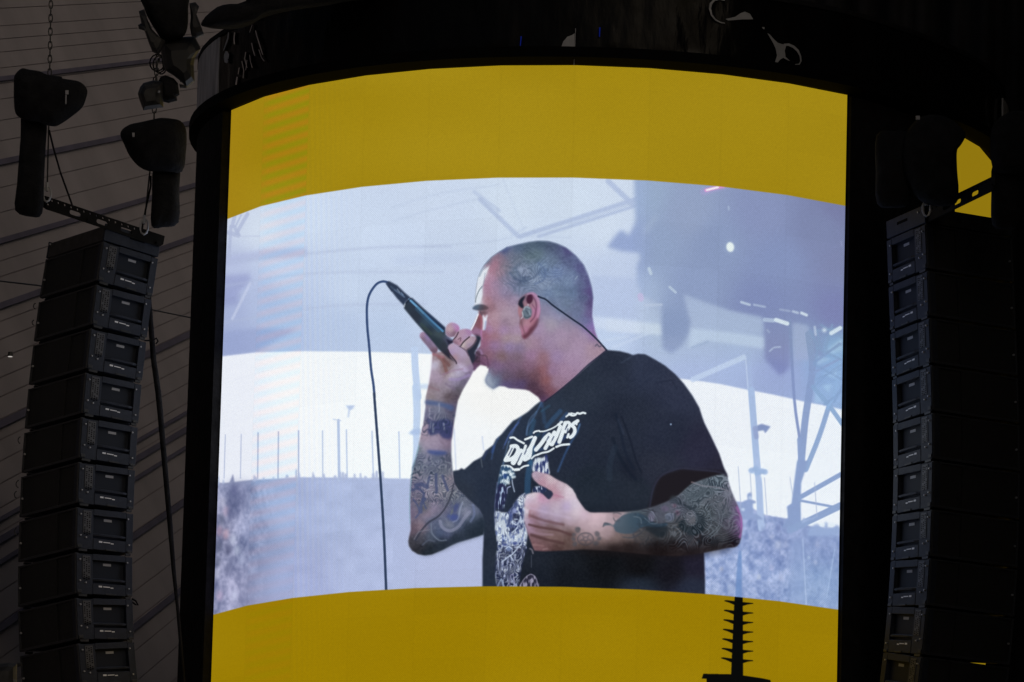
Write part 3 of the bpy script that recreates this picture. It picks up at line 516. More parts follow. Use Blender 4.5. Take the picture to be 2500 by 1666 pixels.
    for x, y, r, a in ((440, 1200, 46, .5), (490, 1235, 44, .3), (510, 1290, 42, .2), (350, 1210, 30, 1.3), (400, 1370, 60, 2.5), (300, 1380, 26, 1.6)):
        q = Z('F', x, y)[0]; fill(ell(q[0], q[1], r / 6.97, r / 13, -a), (216, 230, 236), .9, k=.9)
    q = Z('F', 370, 1275)[0]; fill(ell(*q, 6, 6), (40, 70, 130), 1.5, k=.8)
    stroke(Z('F', 490, 1340, 500, 1420, 530, 1540), 3, (170, 186, 214), .8, 1); stroke(Z('F', 400, 1568, 410, 1480, 460, 1450), 3, (170, 180, 220), .8, 1)
    streak(Z('F', 870, 990, 920, 960, 1010, 965, 1070, 900, 1100, 990, 1110, 1120, 1125, 1240, 1000, 1240, 900, 1210, 830, 1180, 840, 1080), .5, (206, 216, 230), (48, 60, 110))
    fill(Z('F', 860, 1090, 890, 990, 1000, 965, 1000, 1020, 920, 1040), (214, 226, 230), 1.2, sm=True, k=.85)
    streak(Z('F', 870, 1460, 1060, 1460, 1060, 1568, 860, 1568), .55, (190, 200, 226), (40, 50, 84), f=st2)
    streak(Z('E', 1650, 240, 1770, 250, 1790, 420, 1760, 560, 1740, 640, 1640, 650, 1600, 560), .58, (176, 200, 232), (40, 44, 78))
    big = Z('G', 180, 305, 330, 322, 400, 270, 470, 170, 540, 80, 610, 30, 640, 60, 640, 250, 610, 420, 662, 590, 640, 800, 600, 1000, 530, 1280, 490, 1440, 215, 1440, 195, 1000, 215, 820, 178, 560)
    streak(big, .5, (196, 208, 228), (44, 58, 108), f=st2)
    streak(Z('G', 190, 330, 330, 330, 360, 480, 380, 600, 460, 640, 560, 570, 640, 560, 655, 620, 600, 740, 400, 780, 250, 800, 190, 620), .34, (208, 220, 232), (90, 110, 168))
    streak(Z('G', 520, 110, 610, 40, 640, 80, 635, 180, 520, 190), .3, (220, 228, 236), (130, 146, 190))
    streak(Z('G', 560, 230, 620, 250, 640, 300, 640, 440, 610, 440, 600, 330), .3, (206, 216, 232), (110, 126, 180))
    streak(Z('G', 220, 900, 640, 820, 600, 1020, 500, 1420, 220, 1420), .62, (150, 160, 196), (32, 38, 62), k=.9)
    bf = full(big, 1.2, True); tattoo(bf, 150, 7, (216, 226, 238), .75, .15, 18, .45); tattoo(bf, 155, 6, (34, 42, 78), .7, .3, 16, .55)
    for x, y, rx, ry, c in ((490, 390, 58, 60, (30, 36, 62)), (440, 580, 36, 40, (34, 42, 70)), (380, 860, 44, 40, (120, 140, 186)), (520, 860, 40, 40, (60, 60, 84)), (470, 290, 30, 40, (150, 162, 210)), (480, 780, 40, 22, (60, 74, 140)), (330, 800, 36, 18, (60, 74, 140)),
                            (280, 260, 40, 60, (34, 40, 66)), (415, 380, 26, 70, (54, 70, 130))):
        q = Z('G', x, y)[0]; fill(ell(q[0], q[1], rx / 6.15, ry / 6.15), c, 1.2, k=.75)
    for p, w in (((430, 460, 490, 500, 550, 450, 560, 380), 3.6), ((470, 420, 510, 420), 3), ((430, 620, 500, 560, 520, 520), 3), ((280, 1060, 380, 980, 440, 940, 560, 800), 3.2), ((400, 960, 450, 1040), 3.2), ((340, 860, 380, 830, 430, 860), 3), ((490, 850, 520, 830, 560, 850), 2.6)):
        stroke(Z('G', *p), w, (190, 204, 228), .85, 1)
    streak(Z('G', 545, 1436, 600, 1330, 660, 1270, 725, 1245, 790, 1300, 825, 1436), .6, (150, 146, 170), (44, 44, 62))
    stroke(Z('G', 550, 1430, 600, 1335, 660, 1272, 725, 1247, 790, 1305, 822, 1430), 2.2, (150, 146, 170), .8, 1)
    stroke(Z('G', 215, 1430, 270, 1320, 310, 1430), 3, (150, 170, 200), .7, 1); stroke(Z('G', 390, 1430, 410, 1270, 450, 1260, 465, 1430), 2.5, (150, 150, 190), .7, 1)
    stroke(Z('G', 700, 860, 730, 880, 745, 930), 4, (140, 136, 150), .6, 1.4); stroke(Z('G', 722, 960, 722, 1140), 1.6, (110, 116, 134), .5, 1)
    # ---- arm across the body
    arm = cat(Z('F', 825, 1235, 848, 1202, 900, 1190, 1000, 1215, 1110, 1240, 1250, 1330, 1420, 1410, 1520, 1495, 1560, 1568), Z('G', 1378, 20, 1405, 95, 1470, 195, 1530, 275, 1600, 316, 1700, 322),
              Z('H', 0, 690, 250, 688, 430, 680, 600, 664, 750, 630, 850, 600, 1000, 540, 1140, 462, 1215, 390, 1300, 320, 1450, 262, 1600, 216, 1700, 200, 1750, 232, 1762, 262, 1800, 390, 1850, 512, 1905, 640, 1942, 760, 1948, 870, 1934, 990,
                1912, 1080, 1880, 1120, 1840, 1135, 1760, 1140, 1650, 1165, 1500, 1195, 1300, 1228, 1100, 1245, 800, 1230, 500, 1200, 200, 1172), Z('G', 1500, 872, 1200, 890, 900, 900, 765, 888, 735, 820, 700, 730, 668, 640, 640, 540, 612, 430, 618, 330, 615, 200, 628, 100, 655, 42, 760, 14, 850, 18, 905, 50,
              980, 114, 1042, 40, 1010, -10), Z('F', 1130, 1520, 1080, 1480, 950, 1420, 865, 1345, 828, 1285))
    skin = [Z('F', 860, 1230)[0].tolist() + [(190, 168, 196)], Z('F', 900, 1300)[0].tolist() + [(172, 148, 170)], Z('F', 1000, 1380)[0].tolist() + [(186, 138, 160)], Z('F', 1150, 1330)[0].tolist() + [(204, 184, 196)], Z('F', 1300, 1450)[0].tolist() + [(200, 180, 196)],
            Z('F', 1200, 1480)[0].tolist() + [(186, 140, 158)], Z('F', 1480, 1520)[0].tolist() + [(212, 202, 214)]]
    for x, y, c in ((650, 100, (222, 224, 236)), (655, 300, (226, 230, 240)), (650, 440, (196, 186, 210)), (720, 80, (206, 200, 216)), (760, 50, (226, 216, 220)), (860, 90, (196, 136, 176)), (700, 130, (190, 156, 194)), (760, 190, (200, 170, 190)), (1100, 60, (186, 130, 156)), (1250, 80, (208, 190, 206)), (1370, 200, (206, 196, 214)),
                    (720, 260, (180, 128, 150)), (900, 280, (176, 160, 198)), (1100, 200, (190, 170, 192)), (1250, 220, (178, 160, 204)), (1100, 320, (188, 174, 200)), (1400, 320, (206, 190, 204)), (730, 380, (132, 88, 100)), (900, 430, (160, 138, 168)), (1100, 420, (170, 148, 178)), (1300, 450, (184, 164, 186)), (1500, 360, (202, 176, 196)), (1700, 380, (208, 178, 192)),
                    (700, 470, (168, 130, 164)), (800, 520, (128, 94, 100)), (1000, 540, (120, 94, 96)), (1200, 540, (146, 122, 128)), (1500, 520, (186, 160, 172)), (1700, 500, (198, 172, 182)), (720, 590, (160, 128, 158)), (900, 620, (136, 108, 118)), (1100, 620, (126, 98, 98)), (1300, 640, (92, 68, 64)), (1350, 560, (154, 130, 134)),
                    (740, 690, (126, 92, 96)), (900, 720, (116, 86, 88)), (1000, 690, (140, 112, 108)), (1150, 720, (128, 100, 96)), (760, 790, (136, 98, 106)), (950, 800, (112, 80, 84)), (1150, 790, (96, 72, 70)), (850, 860, (130, 92, 100)), (1100, 870, (84, 60, 60)), (1250, 780, (104, 82, 78)), (1500, 840, (104, 86, 82)), (1800, 760, (130, 108, 106)), (1500, 640, (160, 136, 140)), (1750, 600, (178, 152, 158))):
        skin.append(Z('G', x, y)[0].tolist() + [c])
    for x, y, c in ((100, 720, (206, 180, 190)), (100, 850, (190, 164, 178)), (200, 980, (166, 142, 150)), (100, 1100, (112, 94, 94)), (300, 740, (176, 154, 164)), (300, 1060, (132, 112, 110)), (300, 1140, (62, 48, 46)), (500, 1000, (122, 106, 104)), (500, 1120, (66, 54, 52)), (700, 960, (106, 96, 94)), (600, 760, (96, 108, 118)), (900, 700, (112, 108, 120)),
                    (900, 1000, (92, 86, 86)), (900, 1120, (66, 56, 56)), (900, 1200, (42, 34, 36)), (1100, 900, (104, 98, 98)), (1100, 1180, (62, 52, 54)), (1300, 1080, (86, 78, 82)), (1300, 1180, (50, 42, 48)), (1300, 480, (112, 118, 124)), (1500, 400, (112, 118, 124)), (1650, 320, (130, 138, 144)), (1760, 380, (150, 136, 150)), (1600, 560, (122, 116, 122)), (1750, 700, (112, 112, 118)),
                    (1500, 700, (110, 112, 114)), (1600, 900, (106, 104, 106)), (1800, 850, (112, 100, 112)), (1700, 1000, (96, 90, 92)), (1600, 1090, (60, 56, 60)), (1800, 1070, (66, 58, 62)), (1900, 700, (140, 96, 146)), (1938, 820, (184, 96, 182)), (1925, 960, (124, 82, 126)), (1450, 1130, (66, 58, 62)), (1100, 620, (118, 110, 124)), (1860, 1080, (58, 48, 60))):
        skin.append(Z('H', x, y)[0].tolist() + [c])
    fill(arm, None, .9, pts=skin, pw=2.0, eps=160., tex=((noise(4, 4, 70) - .5) * .04)[..., None].astype(np.float32) * np.ones(3, np.float32))
    armf = full(arm, .9)
    grade(armf, (.95, .94, .94), 1.14, .78)
    # fingers: creases between them
    for p, w, c, k in (((700, 360, 850, 420, 1050, 470, 1200, 500), 7, (104, 74, 80), .6), ((690, 500, 850, 540, 1100, 580, 1330, 655), 6, (84, 58, 60), .75), ((720, 655, 900, 710, 1060, 750, 1200, 780), 7, (78, 54, 56), .7), ((700, 300, 690, 400), 5, (150, 100, 116), .5),
                       ((690, 590, 860, 640, 1040, 650), 5, (166, 138, 158), .4), ((740, 800, 900, 820), 5, (150, 116, 118), .4), ((900, 870, 960, 860), 4, (160, 130, 134), .5), ((1300, 480, 1600, 560), 10, (176, 152, 164), .35), ((700, 250, 1000, 330, 1300, 400), 6, (196, 178, 206), .35), ((1040, 50, 1200, 90), 5, (170, 110, 140), .4)):
        stroke(Z('G', *p), w, c, k, 3, clip=armf)
    fill(Z('G', 905, 10, 1000, -10, 1045, 40, 990, 118, 930, 70), (44, 50, 74), 1.2, sm=True)
    # wrist tattoo: circled star with leaves
    ink = (74, 72, 82)
    q = Z('G', 1535, 715)[0]
    e = ell(*q, 19, 15); stroke(np.vstack([e, e[:1]]), 2.4, ink, .8, .8); e = ell(*q, 15, 12); stroke(np.vstack([e, e[:1]]), 1.3, ink, .5, .7)
    star = [(q[0] + 14 * np.cos(t), q[1] + 11 * np.sin(t)) for t in np.arange(6) * 4 * np.pi / 5 + .3]; stroke(star, 1.8, ink, .7, .7, sm=False)
    for x, y, r in ((1415, 580, 48), (1360, 650, 34), (1355, 715, 34), (1375, 790, 40), (1710, 640, 46), (1740, 710, 36), (1690, 780, 44), (1440, 560, 24)):
        q = Z('G', x, y)[0]; fill(ell(q[0], q[1], r / 6.15, r / 7.5, x), (82, 82, 90), 1.2, k=.75)
    # sleeve tattoo
    tc = np.clip((GX - 1520) / 60, 0, 1) * armf * np.clip((1352 - GY - (GX - 1700) * .04) / 26, 0, 1)
    fill(Z('H', 170, 860, 200, 820, 260, 830, 300, 850, 340, 790, 430, 720, 600, 690, 720, 740, 800, 800, 870, 830, 980, 820, 980, 860, 880, 890, 720, 870, 640, 890, 560, 950, 440, 960, 330, 930, 300, 870, 240, 850), (64, 84, 100), 1.6, sm=True, k=.85)
    fill(Z('H', 700, 880, 990, 870, 980, 960, 900, 1010, 800, 960), (54, 60, 66), 3, sm=True, k=.8)
    fill(Z('H', 1120, 820, 1200, 780, 1240, 860, 1330, 840, 1380, 760, 1440, 700, 1480, 820, 1430, 940, 1300, 980, 1180, 920), (52, 60, 66), 3, sm=True, k=.85)
    fill(Z('H', 1060, 470, 1200, 560, 1330, 640, 1420, 740, 1380, 800, 1300, 690, 1150, 600, 1020, 560), (60, 68, 76), 3, sm=True, k=.6)
    for x, y, rx, ry, c in ((790, 740, 44, 66, (136, 122, 140)), (1020, 750, 52, 52, (126, 124, 142)), (1290, 740, 66, 80, (134, 124, 130)), (1310, 800, 40, 50, (124, 112, 112)), (960, 640, 50, 40, (126, 104, 126)), (1120, 690, 30, 30, (132, 88, 106)), (1080, 600, 30, 26, (126, 90, 106)), (340, 730, 50, 34, (150, 128, 136))):
        q = Z('H', x, y)[0]; fill(ell(q[0], q[1], rx / 5.23, ry / 5.23, .2), c, 1.8, k=.8)
    for p in ((700, 760, 790, 830, 860, 820, 840, 740, 780, 670), (960, 720, 980, 800, 1060, 800, 1080, 720, 1020, 700, 960, 720), (1200, 720, 1240, 830, 1330, 850, 1370, 770, 1330, 690), (560, 740, 640, 760, 660, 830), (1310, 610, 1400, 590, 1500, 600, 1580, 570, 1700, 530), (1330, 520, 1450, 480, 1560, 500), (1480, 620, 1540, 720, 1540, 860, 1440, 960),
              (1560, 580, 1650, 700, 1640, 860, 1500, 1000), (1700, 700, 1660, 880, 1540, 1010), (1300, 430, 1420, 360, 1540, 380)): stroke(Z('H', *p), 2, (150, 152, 158), .45, 1)
    tattoo(tc * np.clip((GX - 1600) / 60, 0, 1), 80, 10, (50, 60, 68), .78, .9, 24, .45); tattoo(tc * np.clip((GX - 1600) / 60, 0, 1), 95, 13, (160, 154, 160), .45, 2.0, 26, .6)
    tattoo(tc * np.clip((1640 - GX) / 40, 0, 1), 110, 10, (58, 60, 68), .6, 1.4, 20, .55)
    for k in range(8): stroke(Z('H', 1520 + k * 32, 270 + k * 10, 1535 + k * 34, 340 + k * 12), 2.6, (58, 66, 78), .75, .8)
    stroke(Z('H', 1300, 300, 1460, 350, 1640, 370, 1780, 420), 3.4, (160, 142, 146), .55, 1.5)
    for p in ((300, 700, 340, 690, 400, 710), (300, 760, 330, 800, 380, 790), (170, 870, 190, 820, 240, 840), (420, 1000, 540, 1010, 640, 960, 700, 900), (560, 1000, 560, 950, 640, 920)): stroke(Z('H', *p), 3, (70, 74, 84), .65, 1)
    grade(tc.astype(np.float32), (.86, .94, 1.0), 1.3, .7)
    stroke(Z('H', 1880, 620, 1935, 760, 1940, 880, 1920, 1000), 6, (188, 104, 186), .45, 3, clip=armf)
    fill(Z('H', -300, 1150, 0, 1120, 300, 1080, 700, 1110, 1100, 1160, 1460, 1150, 1800, 1090, 1800, 1160, 1300, 1260, 700, 1260, 0, 1220), (26, 21, 23), 9, k=.65)
    # ---- arm with the microphone
    arm2 = cat(Z('C', 920, 1000, 902, 1200, 872, 1400, 840, 1540), Z('D', 412, 60, 410, 240, 376, 500, 340, 650, 300, 850, 250, 1080, 192, 1250, 167, 1400), Z('E', 160, 130, 150, 300, 148, 700, 160, 1000, 130, 1120, 116, 1200, 128, 1280, 180, 1360, 280, 1420, 400, 1442, 520, 1425, 700, 1350, 830, 1280, 950, 1225, 1200, 1150, 1398, 1086,
               1420, 900, 1390, 760, 1320, 640, 1140, 480, 960, 310, 892, 205), Z('D', 872, 1330, 850, 1050, 850, 850, 880, 600, 930, 300, 962, 130, 1020, 0), Z('C', 1310, 1470, 1400, 1320, 1440, 1235, 1500, 1160, 1440, 1000, 1250, 900, 1100, 980))
    sk = []
    for k, x, y, c in (('C', 960, 1050, (176, 128, 142)), ('C', 960, 1150, (190, 182, 214)), ('C', 1080, 1150, (150, 104, 106)), ('C', 1100, 1250, (150, 100, 96)), ('C', 930, 1300, (184, 150, 186)), ('C', 1000, 1320, (178, 144, 184)), ('C', 1150, 1280, (196, 184, 206)), ('C', 1250, 1250, (186, 170, 208)), ('C', 1400, 1250, (140, 112, 160)), ('C', 1200, 1380, (150, 132, 176)),
                       ('C', 1320, 1380, (110, 98, 128)), ('C', 1250, 1480, (96, 88, 100)), ('C', 1100, 1450, (160, 140, 162)), ('C', 900, 1450, (158, 128, 144)), ('C', 1000, 1530, (150, 130, 148)),
                       ('D', 520, 60, (150, 130, 138)), ('D', 800, 60, (104, 84, 92)), ('D', 930, 60, (96, 78, 96)), ('D', 600, 260, (128, 128, 160)), ('D', 880, 250, (100, 90, 126)), ('D', 430, 400, (122, 116, 160)), ('D', 650, 420, (118, 118, 150)), ('D', 400, 560, (170, 138, 166)), ('D', 400, 740, (168, 136, 162)), ('D', 560, 800, (166, 140, 172)), ('D', 750, 850, (146, 116, 150)),
                       ('D', 850, 700, (120, 88, 124)), ('D', 400, 900, (168, 142, 176)), ('D', 560, 920, (158, 132, 168)), ('D', 300, 950, (120, 136, 150)), ('D', 350, 1080, (124, 122, 162)), ('D', 600, 1100, (110, 116, 156)), ('D', 800, 1100, (106, 104, 136)), ('D', 260, 1250, (104, 116, 146)), ('D', 500, 1300, (112, 116, 150)), ('D', 750, 1350, (104, 110, 136)), ('D', 800, 1480, (150, 120, 142)),
                       ('E', 230, 80, (140, 124, 146)), ('E', 300, 230, (110, 104, 156)), ('E', 520, 180, (158, 146, 176)), ('E', 700, 180, (160, 150, 170)), ('E', 800, 200, (160, 140, 160)), ('E', 480, 330, (170, 146, 176)), ('E', 700, 340, (158, 144, 160)), ('E', 250, 430, (126, 106, 142)), ('E', 200, 700, (122, 104, 138)), ('E', 550, 600, (146, 126, 162)), ('E', 380, 620, (96, 98, 108)),
                       ('E', 700, 600, (116, 110, 140)), ('E', 460, 760, (156, 130, 158)), ('E', 330, 950, (148, 118, 136)), ('E', 220, 1000, (108, 84, 104)), ('E', 600, 900, (92, 104, 142)), ('E', 500, 850, (84, 96, 132)), ('E', 900, 420, (118, 118, 136)), ('E', 1050, 420, (118, 122, 150)), ('E', 1000, 650, (130, 136, 160)), ('E', 950, 620, (74, 84, 130)), ('E', 880, 800, (72, 84, 140)),
                       ('E', 1120, 720, (142, 142, 176)), ('E', 1250, 680, (96, 106, 140)), ('E', 1200, 800, (64, 80, 108)), ('E', 820, 900, (128, 132, 154)), ('E', 1000, 920, (84, 96, 136)), ('E', 1100, 950, (56, 70, 92)), ('E', 800, 1080, (84, 92, 136)), ('E', 650, 1050, (72, 88, 130)), ('E', 500, 1100, (84, 96, 122)), ('E', 300, 1150, (80, 80, 96)), ('E', 180, 1250, (70, 68, 80)),
                       ('E', 300, 1330, (54, 54, 64)), ('E', 500, 1300, (46, 54, 66)), ('E', 700, 1230, (44, 54, 68)), ('E', 900, 1150, (44, 56, 72)), ('E', 1200, 1050, (42, 54, 70)), ('E', 1350, 900, (44, 58, 78)), ('E', 1350, 1050, (40, 52, 68)), ('E', 430, 1400, (42, 50, 60))):
        sk.append(Z(k, x, y)[0].tolist() + [c])
    fill(arm2, None, .9, pts=sk, pw=1.9, eps=160., tex=((noise(4, 4, 72) - .5) * .05)[..., None].astype(np.float32) * np.ones(3, np.float32))
    a2 = full(arm2, .9)
    grade(a2, (.93, .95, .95), 1.16, .66)
    # forearm tattoos
    fill(Z('D', 420, 120, 640, 150, 860, 210, 890, 270, 850, 300, 640, 220, 430, 200), (74, 94, 140), 2.5, sm=True, k=.8)
    fill(Z('D', 430, 440, 560, 480, 740, 440, 860, 500, 860, 700, 820, 780, 700, 760, 640, 690, 500, 720, 440, 640, 470, 560), (64, 72, 122), 2.5, sm=True, k=.85)
    fill(Z('D', 440, 975, 600, 980, 760, 1000, 760, 1040, 620, 1060, 480, 1030), (70, 88, 150), 2, sm=True, k=.85)
    for p, w in (((540, 520, 540, 660), 5), ((720, 520, 730, 620), 4), ((500, 480, 490, 600), 3), ((640, 180, 640, 330), 4), ((480, 260, 480, 420), 3)): stroke(Z('D', *p), w, (150, 156, 176), .6, 1.5)
    up = a2 * np.clip((1245 - GY) / 30, 0, 1) * np.clip((GY - 990) / 30, 0, 1)
    tattoo(up * np.clip((1068 - GY) / 12, 0, 1), 120, 8, (52, 64, 92), .8, .2, 16, .45); tattoo(up * np.clip((GY - 1104) / 16, 0, 1), 130, 9, (48, 62, 86), .85, 1.1, 20, .42)
    tattoo(up * np.clip((GY - 1110) / 16, 0, 1), 134, 8, (160, 166, 172), .5, .1, 16, .62)
    for p, w in (((590, 60, 590, 200, 600, 330, 590, 370), 7), ((700, 80, 740, 200, 790, 330), 6.5), ((480, 100, 440, 250), 6), ((250, 250, 350, 230, 440, 280), 9), ((180, 330, 280, 300, 380, 380, 370, 470), 6), ((200, 480, 280, 600, 300, 720, 240, 800), 4), ((400, 480, 340, 560, 330, 700), 8), ((350, 480, 420, 640), 4)):
        stroke(Z('E', *p), w, (74, 84, 124), .75, 1.6, clip=a2)
    for k in range(8): stroke(Z('E', 450 + k * 32, 480 + (k % 3) * 12, 470 + k * 32, 530 - (k % 2) * 14), 2.2, (74, 78, 104), .8, .8)
    grade(up.astype(np.float32), (.97, .98, .98), 1.2, .8)
    # elbow crease and upper arm tattoo
    stroke(Z('E', 890, 220, 840, 430, 740, 640, 620, 780, 460, 880, 330, 1030, 240, 1180), (3.5, 5), (52, 56, 72), .8, 2, clip=a2)
    for p, w, c in (((1040, 540, 1000, 640, 960, 820, 880, 870), 4, (150, 160, 184)), ((660, 860, 700, 960, 820, 1020, 960, 960, 1060, 820, 1160, 700), 8, (142, 146, 172)), ((510, 900, 520, 1060, 640, 1180, 760, 1180), 3.4, (118, 130, 152)), ((480, 1000, 300, 1040, 220, 1160), 3, (120, 120, 136)), ((900, 560, 860, 700, 820, 800), 5, (112, 118, 110)),
                    ((360, 1260, 460, 1180, 560, 1200), 4, (84, 92, 112)), ((1220, 580, 1240, 740, 1180, 860), 6, (110, 122, 160))): stroke(Z('E', *p), w, c, .6, 2, clip=a2)
    fill(Z('E', 870, 590, 980, 560, 950, 680, 900, 700), (66, 76, 128), 2.5, sm=True, k=.7); fill(Z('E', 780, 760, 940, 740, 960, 820, 860, 850), (66, 80, 144), 2.5, sm=True, k=.7)
    fill(Z('E', 1000, 1000, 1200, 900, 1390, 800, 1400, 1086, 1200, 1150, 950, 1225, 700, 1350, 420, 1440, 300, 1400, 520, 1330, 800, 1180), (38, 48, 62), 6, k=.45)
    stroke(cat(Z('D', 300, 900, 250, 1080, 200, 1260, 165, 1500), Z('E', 140, 500, 145, 900)), 3, (120, 170, 190), .45, 1.5)
    # microphone lead and microphone
    lead = cat(Z('C', 352, 105, 290, 92, 220, 115, 160, 180, 110, 270, 86, 380, 82, 520, 90, 700, 110, 900, 135, 1200, 165, 1400, 180, 1568), Z('K', 1690, 800, 1735, 1400), Z('L', 1800, 300, 1830, 800, 1852, 1345))
    lead = lead[[*range(11), 11, 12, 13, 14, 15, 16]]
    stroke(lead, (5.6, 6), (46, 68, 112), 1, 1); stroke(lead + [1.2, .6], 1.6, (92, 112, 150), .5, 1); stroke(lead[11:], 5.5, (46, 60, 84), .8, 1)
    # finger behind the microphone
    fill(Z('C', 755, 790, 775, 745, 830, 740, 900, 800, 970, 880, 990, 960, 960, 1010, 915, 1000, 860, 930, 790, 845), None, .9, True, pts=[Z('C', 780, 770)[0].tolist() + [(176, 140, 176)], Z('C', 850, 800)[0].tolist() + [(148, 128, 190)], Z('C', 800, 830)[0].tolist() + [(130, 104, 124)], Z('C', 900, 900)[0].tolist() + [(128, 108, 140)], Z('C', 950, 880)[0].tolist() + [(170, 150, 190)], Z('C', 940, 980)[0].tolist() + [(124, 90, 112)]], pw=2)
    mic = Z('C', 575, 345, 625, 305, 660, 300, 800, 430, 950, 560, 1085, 680, 1090, 770, 1180, 840, 1130, 920, 1140, 1000, 1150, 1060, 1220, 1130, 1110, 1060, 1000, 960, 870, 800, 700, 610, 555, 435)
    fill(mic, None, .8, pts=[Z('C', 600, 420)[0].tolist() + [(46, 56, 70)], Z('C', 660, 320)[0].tolist() + [(44, 56, 80)], Z('C', 700, 560)[0].tolist() + [(44, 52, 66)], Z('C', 850, 600)[0].tolist() + [(54, 72, 88)], Z('C', 900, 560)[0].tolist() + [(36, 52, 82)], Z('C', 1040, 660)[0].tolist() + [(34, 48, 76)],
                             Z('C', 830, 740)[0].tolist() + [(42, 52, 62)], Z('C', 960, 860)[0].tolist() + [(42, 54, 64)], Z('C', 1000, 760)[0].tolist() + [(62, 76, 84)], Z('C', 1080, 900)[0].tolist() + [(46, 52, 62)], Z('C', 1140, 860)[0].tolist() + [(96, 100, 134)], Z('C', 1100, 1040)[0].tolist() + [(44, 42, 56)]], pw=2)
    fill(Z('C', 330, 118, 345, 95, 368, 88, 470, 142, 560, 230, 640, 298, 575, 350, 556, 402, 470, 312, 400, 222, 360, 170), (46, 58, 82), .8)
    for p, w, c, k in (((640, 335, 760, 450, 900, 590, 1050, 725), 5.5, (86, 146, 196), .85), ((620, 318, 700, 395, 800, 500), 3, (120, 176, 216), .8), ((720, 440, 900, 620, 1000, 720), 9, (56, 92, 124), .5), ((780, 640, 900, 760), 8, (66, 84, 78), .4), ((560, 400, 640, 310), 2, (30, 36, 50), .8), ((556, 410, 568, 380), 2.5, (190, 200, 210), .8),
                       ((440, 200, 560, 290), 4, (96, 118, 150), .7), ((470, 190, 500, 230), 2.5, (160, 180, 200), .6), ((520, 235, 545, 265), 2.5, (130, 160, 196), .7), ((390, 160, 440, 200), 5, (70, 88, 112), .6), ((330, 120, 400, 215), 3, (28, 40, 66), .6)):
        stroke(Z('C', *p), w, c, k, 1.5)
    # ---- head and neck
    head = cat(Z('A', 300, 1000, 312, 900, 335, 700, 365, 580, 430, 460, 520, 360, 620, 290, 720, 230, 860, 195, 1000, 165, 1120, 150, 1250, 155, 1360, 185, 1480, 240, 1600, 340, 1700, 460, 1760, 600, 1800, 740, 1820, 880, 1812, 1000, 1808, 1100, 1825, 1200, 1850, 1320, 1880, 1400, 1930, 1480, 1992, 1540),
               Z('B', 1900, 570, 1750, 690, 1600, 832, 1450, 962, 1300, 1082, 1200, 1155, 1155, 1160, 1120, 1100, 1010, 1022, 960, 1005, 880, 996, 740, 985, 690, 962, 620, 957, 585, 975, 545, 995, 490, 962, 450, 920, 440, 880, 455, 830, 472, 795, 484, 750, 475, 712, 430, 697, 380, 688, 340, 720, 300, 770, 270, 690, 290, 600, 320, 520, 380, 440),
               Z('A', 385, 1360, 300, 1350, 245, 1308, 300, 1200, 340, 1110, 362, 1060, 350, 1035, 300, 1025, 276, 1015))
    hk = []
